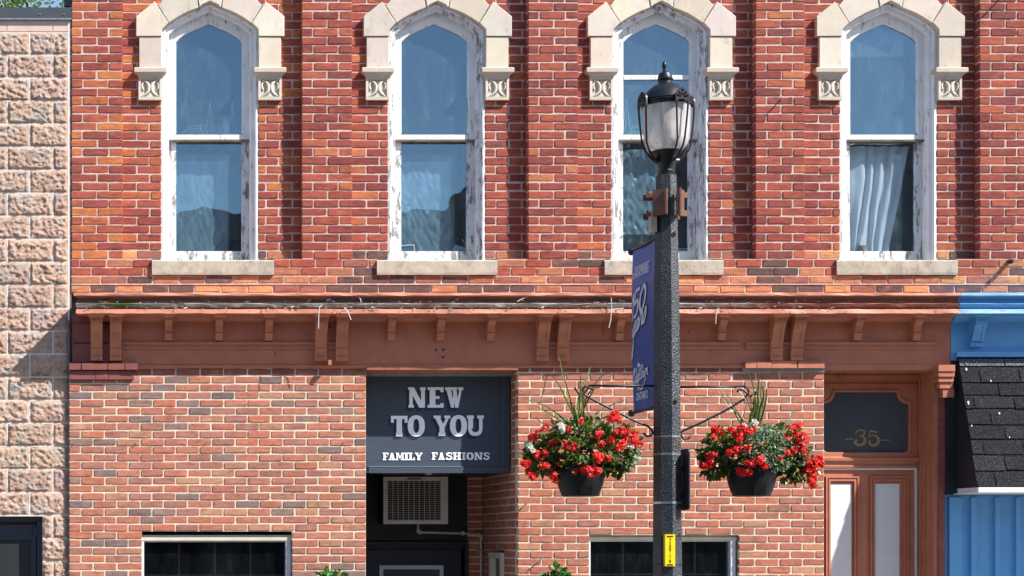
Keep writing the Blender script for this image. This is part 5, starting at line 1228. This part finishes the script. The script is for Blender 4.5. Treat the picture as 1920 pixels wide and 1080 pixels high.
def basket(cpx, label, blobs, reds, whites, spikes, trail):
    bx_ = X(cpx, LD); root = thing('hanging_basket', label, 'flower basket', (bx_, ly, lz(931)), 'flower baskets hung from the lamp post'); K_ = Kit(root)
    mb = MB(); prof = [(30, 931), (33, 930), (37.5, 920), (41.5, 908), (44.5, 893), (46.5, 880), (49, 878), (49.5, 874), (47, 873), (45, 876), (42, 890)]
    mb.lathe([(a * pm, lz(b)) for a, b in prof], bx_, ly, 40); K_.part(mb, 'pot', M['pot'], smooth=True, angle=40)
    mb = MB(); yy = ly - 39.5 * pm; mb.box(bx_ - 10.5 * pm, bx_ + 11 * pm, -yy - .03, -yy - .001, lz(928), lz(907.5)); mb.box(bx_ - 12 * pm, bx_ + 12.5 * pm, -yy - .03, -yy + .003, lz(907.5), lz(905.5)); K_.part(mb, 'water_port', M['ink'])
    for s in (-1, 0, 1):
        mb = MB(); tp = (X(1093 if cpx < 1200 else 1405, LD), ly, lz(739)); mb.tube([(bx_ + s * 44 * pm, ly + (0 if s else -44 * pm), lz(878)), tp], .0022, 5); K_.part(mb, 'hanger_wire', M['black'])
    mb = MB()
    for (px, py, rx, ry, cnt, mt) in blobs:
        c_ = Vector((X(px, LD), ly - (.13 if mt else 0), lz(py)))
        for i in range(int(cnt * .72)):
            dv = rdir(); rr = rnd(.45, 1.0) ** .5; p = c_ + Vector((dv.x * rx * pm * rr, dv.y * rx * pm * .75 * rr, dv.z * ry * pm * rr))
            dd = (dv + rdir() * .8 + Vector((0, 0, -.25))).normalized(); t = random.random()
            if mt == 0: g = rnd(.45, 1.7); col = (g, g, g * .9) if t > .1 else (g * 3.2, g * .75, g * .8); leaf(mb, p, dd, rdir(), rnd(.03, .075), rnd(.022, .048), col, 0)
            else: g = rnd(.7, 1.5); leaf(mb, p, dd, rdir(), rnd(.014, .026), rnd(.009, .015), (g, g, g), 1)
    K_.part(mb, 'foliage', [M['leaf'], M['silverleaf']])
    for (px, py, n_, sp) in reds:
        n_ = max(1, round(n_ * .7)); sp *= .75
        mb = MB()
        for i in range(n_): flower(mb, Vector((X(px + rnd(-sp, sp), LD), ly - rnd(.12, .26) * (1 - .8 * min(1, abs(px - cpx) / 115)) - .03, lz(py + rnd(-sp, sp) * .7))), .022)
        K_.part(mb, 'red_flower_cluster', M['red'])
    for (px, py) in whites:
        mb = MB(); flower(mb, Vector((X(px, LD), ly - .15 * (1 - min(1, abs(px - cpx) / 115)) - .05, lz(py))), .018); flower(mb, Vector((X(px + 3, LD), ly - .1, lz(py + 4))), .014); K_.part(mb, 'white_flower_cluster', M['wpetal'])
    mb = MB()
    for pts, w_ in spikes:
        P_ = smooth_path([(a, b, 0) for a, b in pts], 5); dy0 = rnd(-.06, .06); dy1 = rnd(-.16, .12); n_ = len(P_); L_ = []
        for i, p in enumerate(P_):
            t = i / (n_ - 1); wv = w_ * 1.35 * pm * (1 - t) ** .5 + .0008; tt = Vector(P_[min(i + 1, n_ - 1)]) - Vector(P_[max(i - 1, 0)]); tt.normalize()
            y = ly + dy0 + (dy1 - dy0) * t; x, z = X(p[0], LD), lz(p[1]); nx_, nz_ = tt.y * wv, tt.x * wv
            L_.append(((x - nx_, y, z - nz_), (x, y + wv * .5, z), (x + nx_, y, z + nz_)))
        vs = [v for l in L_ for v in l]; g = rnd(.7, 1.3); tn = (g, g, g) if rnd(0, 1) > .25 else (g * 1.5, g * 1.3, g * 1.2)
        mb.add(vs, [q for i in range(n_ - 1) for q in ((3 * i, 3 * i + 1, 3 * i + 4, 3 * i + 3), (3 * i + 1, 3 * i + 2, 3 * i + 5, 3 * i + 4))], 0, tn)
    K_.part(mb, 'spike_leaves', M['spike'])
random.seed(5)
basket(1088, 'hanging basket of red and white begonias on the left of the lamp post',
    [(1088, 845, 78, 38, 620, 0), (1035, 850, 45, 36, 300, 0), (1140, 850, 46, 38, 320, 0), (1010, 862, 26, 26, 110, 0), (1165, 836, 28, 36, 140, 0), (1090, 808, 60, 20, 200, 0), (1088, 872, 66, 16, 220, 0), (1150, 866, 30, 20, 100, 0), (1080, 800, 80, 14, 70, 1), (1160, 850, 30, 26, 120, 1)],
    [(1137, 786, 4, 8), (1130, 790, 3, 8), (1142, 776, 3, 5), (1070, 794, 1, 2), (1142, 812, 3, 6), (1160, 812, 5, 9), (1165, 824, 3, 8), (1181, 826, 5, 8), (1190, 834, 4, 6), (1178, 812, 2, 4), (1152, 836, 5, 9), (1144, 842, 3, 6), (1118, 834, 4, 8), (1130, 828, 2, 4), (1100, 820, 2, 4), (1046, 836, 2, 4), (1054, 842, 4, 7), (1066, 838, 3, 6), (1028, 832, 3, 5), (1012, 808, 2, 4), (1017, 800, 2, 4), (1003, 813, 2, 4), (992, 820, 4, 6), (1004, 856, 5, 8), (1016, 850, 3, 5), (980, 868, 5, 6), (984, 884, 3, 4), (992, 892, 5, 7), (1014, 874, 3, 6), (1025, 893, 3, 5), (1034, 898, 2, 4), (1096, 858, 3, 5), (1106, 862, 5, 8), (1120, 860, 4, 7), (1068, 882, 2, 5), (1082, 884, 4, 7), (1094, 882, 4, 6), (1102, 886, 3, 5), (1090, 893, 2, 3), (1148, 864, 2, 3), (1042, 870, 1, 2), (1051, 808, 1, 3), (1106, 818, 2, 5)],
    [(1042, 800), (984, 832), (989, 842), (1172, 836), (1186, 858), (1044, 806)],
    [([(1082, 800), (1074, 760), (1062, 710), (1053, 664)], 1.6), ([(1088, 798), (1082, 762), (1100, 720), (1116, 684)], 1.6), ([(1090, 795), (1095, 760), (1120, 715), (1142, 696)], 1.2), ([(1080, 796), (1060, 760), (1040, 725), (1024, 708)], 1.2), ([(1070, 800), (1040, 785), (1010, 770), (982, 762)], 1.3), ([(1066, 790), (1040, 772), (1010, 758), (980, 750)], 1.3), ([(1086, 800), (1090, 775), (1086, 745), (1090, 728)], 1.8), ([(1092, 800), (1092, 770), (1084, 735), (1080, 700)], 1.5), ([(1104, 802), (1112, 785), (1130, 768), (1178, 748)], 1.3), ([(1098, 802), (1095, 785), (1094, 765), (1092, 752)], 2.0), ([(1110, 800), (1130, 785), (1150, 776), (1166, 770)], 1.2), ([(1080, 802), (1076, 780), (1070, 770), (1068, 758)], 1.6), ([(1088, 804), (1100, 790), (1108, 800), (1112, 812)], 1.4), ([(1040, 800), (1015, 795), (1003, 790), (994, 784)], .9), ([(1084, 802), (1080, 778), (1082, 752), (1078, 738)], 2.0), ([(1088, 802), (1091, 772), (1103, 742), (1108, 728)], 1.6)], 0)
basket(1409, 'hanging basket of red begonias and silvery trailing plant right of the lamp post',
    [(1409, 850, 70, 34, 430, 0), (1350, 850, 36, 34, 230, 0), (1462, 850, 44, 34, 280, 0), (1340, 868, 26, 24, 110, 0), (1492, 866, 26, 26, 140, 0), (1508, 884, 22, 20, 90, 0), (1365, 822, 36, 18, 150, 0), (1465, 815, 36, 16, 120, 0), (1480, 880, 24, 20, 80, 0), (1422, 842, 38, 42, 900, 1), (1408, 812, 34, 18, 240, 1), (1480, 850, 30, 26, 130, 1), (1440, 870, 26, 16, 180, 1)],
    [(1329, 806, 4, 6), (1336, 812, 2, 4), (1356, 810, 3, 5), (1364, 818, 5, 8), (1372, 806, 4, 6), (1382, 812, 5, 7), (1390, 810, 3, 5), (1324, 824, 2, 3), (1323, 852, 3, 5), (1317, 866, 3, 5), (1314, 875, 4, 6), (1322, 872, 3, 4), (1352, 851, 3, 5), (1362, 846, 4, 6), (1372, 846, 4, 6), (1378, 842, 2, 4), (1366, 829, 2, 4), (1386, 872, 3, 5), (1396, 868, 4, 6), (1405, 866, 4, 6), (1412, 874, 3, 4), (1372, 882, 3, 5), (1378, 888, 3, 4), (1444, 864, 1, 2), (1470, 806, 3, 5), (1480, 802, 2, 4), (1474, 816, 2, 4), (1490, 818, 4, 6), (1500, 826, 3, 4), (1486, 833, 4, 6), (1492, 842, 4, 6), (1500, 856, 3, 5), (1510, 872, 4, 6), (1516, 866, 4, 6), (1527, 862, 4, 5), (1532, 870, 3, 4), (1520, 880, 4, 6), (1506, 884, 3, 5), (1518, 893, 3, 4), (1508, 902, 2, 3), (1514, 908, 3, 3), (1470, 847, 2, 5), (1456, 852, 1, 2), (1458, 820, 2, 5)],
    [(1396, 796)],
    [([(1410, 800), (1412, 770), (1405, 735), (1392, 700)], 1.5), ([(1414, 800), (1420, 770), (1418, 730), (1421, 690)], 1.8), ([(1416, 800), (1426, 770), (1424, 735), (1430, 712)], 1.8), ([(1408, 798), (1395, 780), (1376, 745), (1364, 722)], 1.2), ([(1395, 798), (1385, 780), (1365, 755), (1352, 732)], 1.2), ([(1400, 798), (1385, 790), (1370, 775), (1360, 758)], 1.2), ([(1412, 800), (1415, 770), (1420, 745), (1413, 725)], 2.2), ([(1418, 800), (1424, 775), (1428, 750), (1427, 730)], 2.2), ([(1405, 800), (1404, 780), (1410, 760), (1408, 745)], 2.0), ([(1470, 796), (1480, 785), (1490, 772), (1495, 766)], 1.2), ([(1412, 800), (1400, 760), (1388, 735), (1374, 725)], 1.0), ([(1409, 800), (1416, 775), (1414, 750), (1418, 735)], 2.0)], 1)

# ------------------------------------------------------------------ small plants at the foot of the wall
def lowplant(px, pytop, label, hw, seed):
    random.seed(seed); d = .45; x0 = X(px, d); top = Z(pytop, d)
    root = thing('planter', label, 'planter', (x0, -d, 0), 'leafy planters in front of the shop wall'); K_ = Kit(root)
    mb = MB(); mb.lathe([(.17, 0), (.2, .02), (.24, .5), (.26, .52), (.26, .56), (.22, .56), (.2, .5)], x0, -d, 28); K_.part(mb, 'pot', M['pot'], smooth=True, angle=40)
    mb = MB(); mb.tube([(x0, -d, .5), (x0 + .01, -d, (top + .5) / 2), (x0, -d, top - .08)], [.012, .01, .005], 6); K_.part(mb, 'stem', M['bark'])
    mb = MB()
    for i in range(330):
        f = rnd(0, 1); z = .55 + (top - .57) * f ** .6; rr = hw * S * (1.1 - .55 * f ** 3); dv = rdir(); p = Vector((x0 + dv.x * rr, -d + dv.y * rr * .7, z - abs(dv.x) * .05 * f)); g = rnd(.6, 1.5)
        leaf(mb, p, (dv + Vector((0, -.5, -.2))).normalized(), rdir(), rnd(.05, .085), rnd(.045, .07), (g, g, g * rnd(.8, 1.4)))
    K_.part(mb, 'foliage', M['ivy'])
lowplant(622, 1060, 'leafy green ivy planter beside the left shop window', 28, 3); lowplant(1044, 1058, 'leafy green planter left of the lamp post', 27, 4)

# small fixings left in the brickwork
def hook(pts, r, label, name='wall_hook', mat='black'):
    mb = MB(); mb.tube(pts, r, 7); tag(mb.build(name, M[mat]), label, 'hook')
hook([(X(988), 0.004, Z(944)), (X(986, .03), -.03, Z(945, .03)), (X(978, .04), -.04, Z(954, .04))], .007, 'dark bent metal tab on the brick left of the basket', mat='rust')
hook([(X(1019), 0.004, Z(1044)), (X(1019, .03), -.03, Z(1044, .03)), (X(1004, .04), -.035, Z(1056, .04))], .006, 'pale metal clip on the brick above the leafy planter', mat='steel')
hook([(X(1892, U), .06, Z(490, U)), (X(1894, 0), -.03, Z(491, 0)), (X(1889, .0), -.05, Z(493, .0))], .018, 'black bolt stub on the red brick at the right edge above the blue cornice')
hook([(X(1461, U), .06, Z(190, U)), (X(1462, 0), -.02, Z(189, 0))], .006, 'thin nail in the red brick pilaster right of the lamp')
hook([(X(1871, U), .06, Z(2, U)), (X(1872, 0), -.04, Z(0, 0))], .006, 'small nail at the top right of the red brick wall')
for (px, py) in ((137, 834), (254, 832), (385, 833), (512, 833), (643, 831), (609, 857)):
    mb = MB(); mb.tube([(X(px), .002, Z(py)), (X(px + 1, .01), -.012, Z(py - 1, .01)), (X(px - 2, .01), -.014, Z(py + 3, .01))], .003, 5)
    tag(mb.build('cable_clip', M['navydoor']), 'tiny dark blue cable clip on the brick wall left of the sign', 'clip', 'tiny cable clips on the left brick wall')

# ------------------------------------------------------------------ tree behind the block building
random.seed(21)
tx_, ty_ = X(-10, -11), 11.0; th = Z(-75, -11)
tr = thing('leafy_tree', 'green leafy tree top showing over the roof at the upper left corner', 'tree', (tx_, ty_, 0)); KT = Kit(tr)
mb = MB(); mb.tube([(tx_, ty_, 0), (tx_ + .1, ty_, th * .4), (tx_ - .05, ty_, th * .85)], [.22, .16, .04], 10)
for i in range(9): a = rnd(0, 6.28); z = th * rnd(.35, .7); mb.tube([(tx_, ty_, z), (tx_ + math.cos(a) * .8, ty_ + math.sin(a) * .8, z + .6), (tx_ + math.cos(a) * 1.4, ty_ + math.sin(a) * 1.4, z + 1.5)], [.07, .04, .015], 6)
KT.part(mb, 'trunk', M['bark'])
mb = MB()
for i in range(70):
    a = rnd(0, 6.28); rr = rnd(0, 1.35); zz = th - .45 - rnd(0, 2.4); c_ = Vector((tx_ + math.cos(a) * rr, ty_ + math.sin(a) * rr, min(zz, th - .4 - rr * .35)))
    for k in range(110): dv = rdir(); p = c_ + dv * rnd(.1, .5); g = rnd(.6, 1.5); leaf(mb, p, (dv + rdir()).normalized(), rdir(), rnd(.07, .12), rnd(.04, .07), (g, g, g))
KT.part(mb, 'crown', M['treeleaf'])

# ------------------------------------------------------------------ ground and the far side of the street
def slab(name, x0, x1, y0, y1, z0, z1, mat):
    mb = MB(); mb.box(x0, x1, -y1, -y0, z0, z1); return tag(mb.build(name, mat), kind='structure')
slab('sidewalk', -40, 50, -3.75, 0.0, -.2, 0, M['concrete'])
slab('kerb', -40, 50, -3.95, -3.754, -.2, .004, M['concrete'])
slab('road', -40, 50, -14.0, -3.954, -.3, -.14, M['asphalt'])
slab('far_sidewalk', -40, 50, -19.0, -14.004, -.2, 0, M['concrete'])
mb = MB(); mb.box(-200, 200, -200, 200, -.4, -.31); tag(mb.build('ground', M['concrete']), kind='structure')
for nm, x0, x1, h, lb in (('opposite_building', -14, 8.2, 8.0, 'plain two storey brick building across the street, lower roof'), ('opposite_building', 8.25, 26, 9.4, 'plain brick building across the street, taller roof')):
    r = thing(nm, lb, 'building', ((x0 + x1) / 2, -20, 0)); K_ = Kit(r)
    mb = MB(); mb.box(x0, x1, 19.2, 26, 0, h); mb.box(x0 + .05, x1 - .05, 19.05, 19.2, h - .5, h + .12); K_.part(mb, 'wall', M['farwall'])
    x = x0 + 1.2
    while x < x1 - 1.5:
        mb = MB(); mb.box(x, x + .95, 19.17, 19.205, h - 4.0, h - 2.0); K_.part(mb, 'window', M['farwin'])
        mb = MB(); mb.box(x - .4, x + 1.5, 19.17, 19.206, .5, 2.8); K_.part(mb, 'shop_window', M['farwin']); x += 2.7
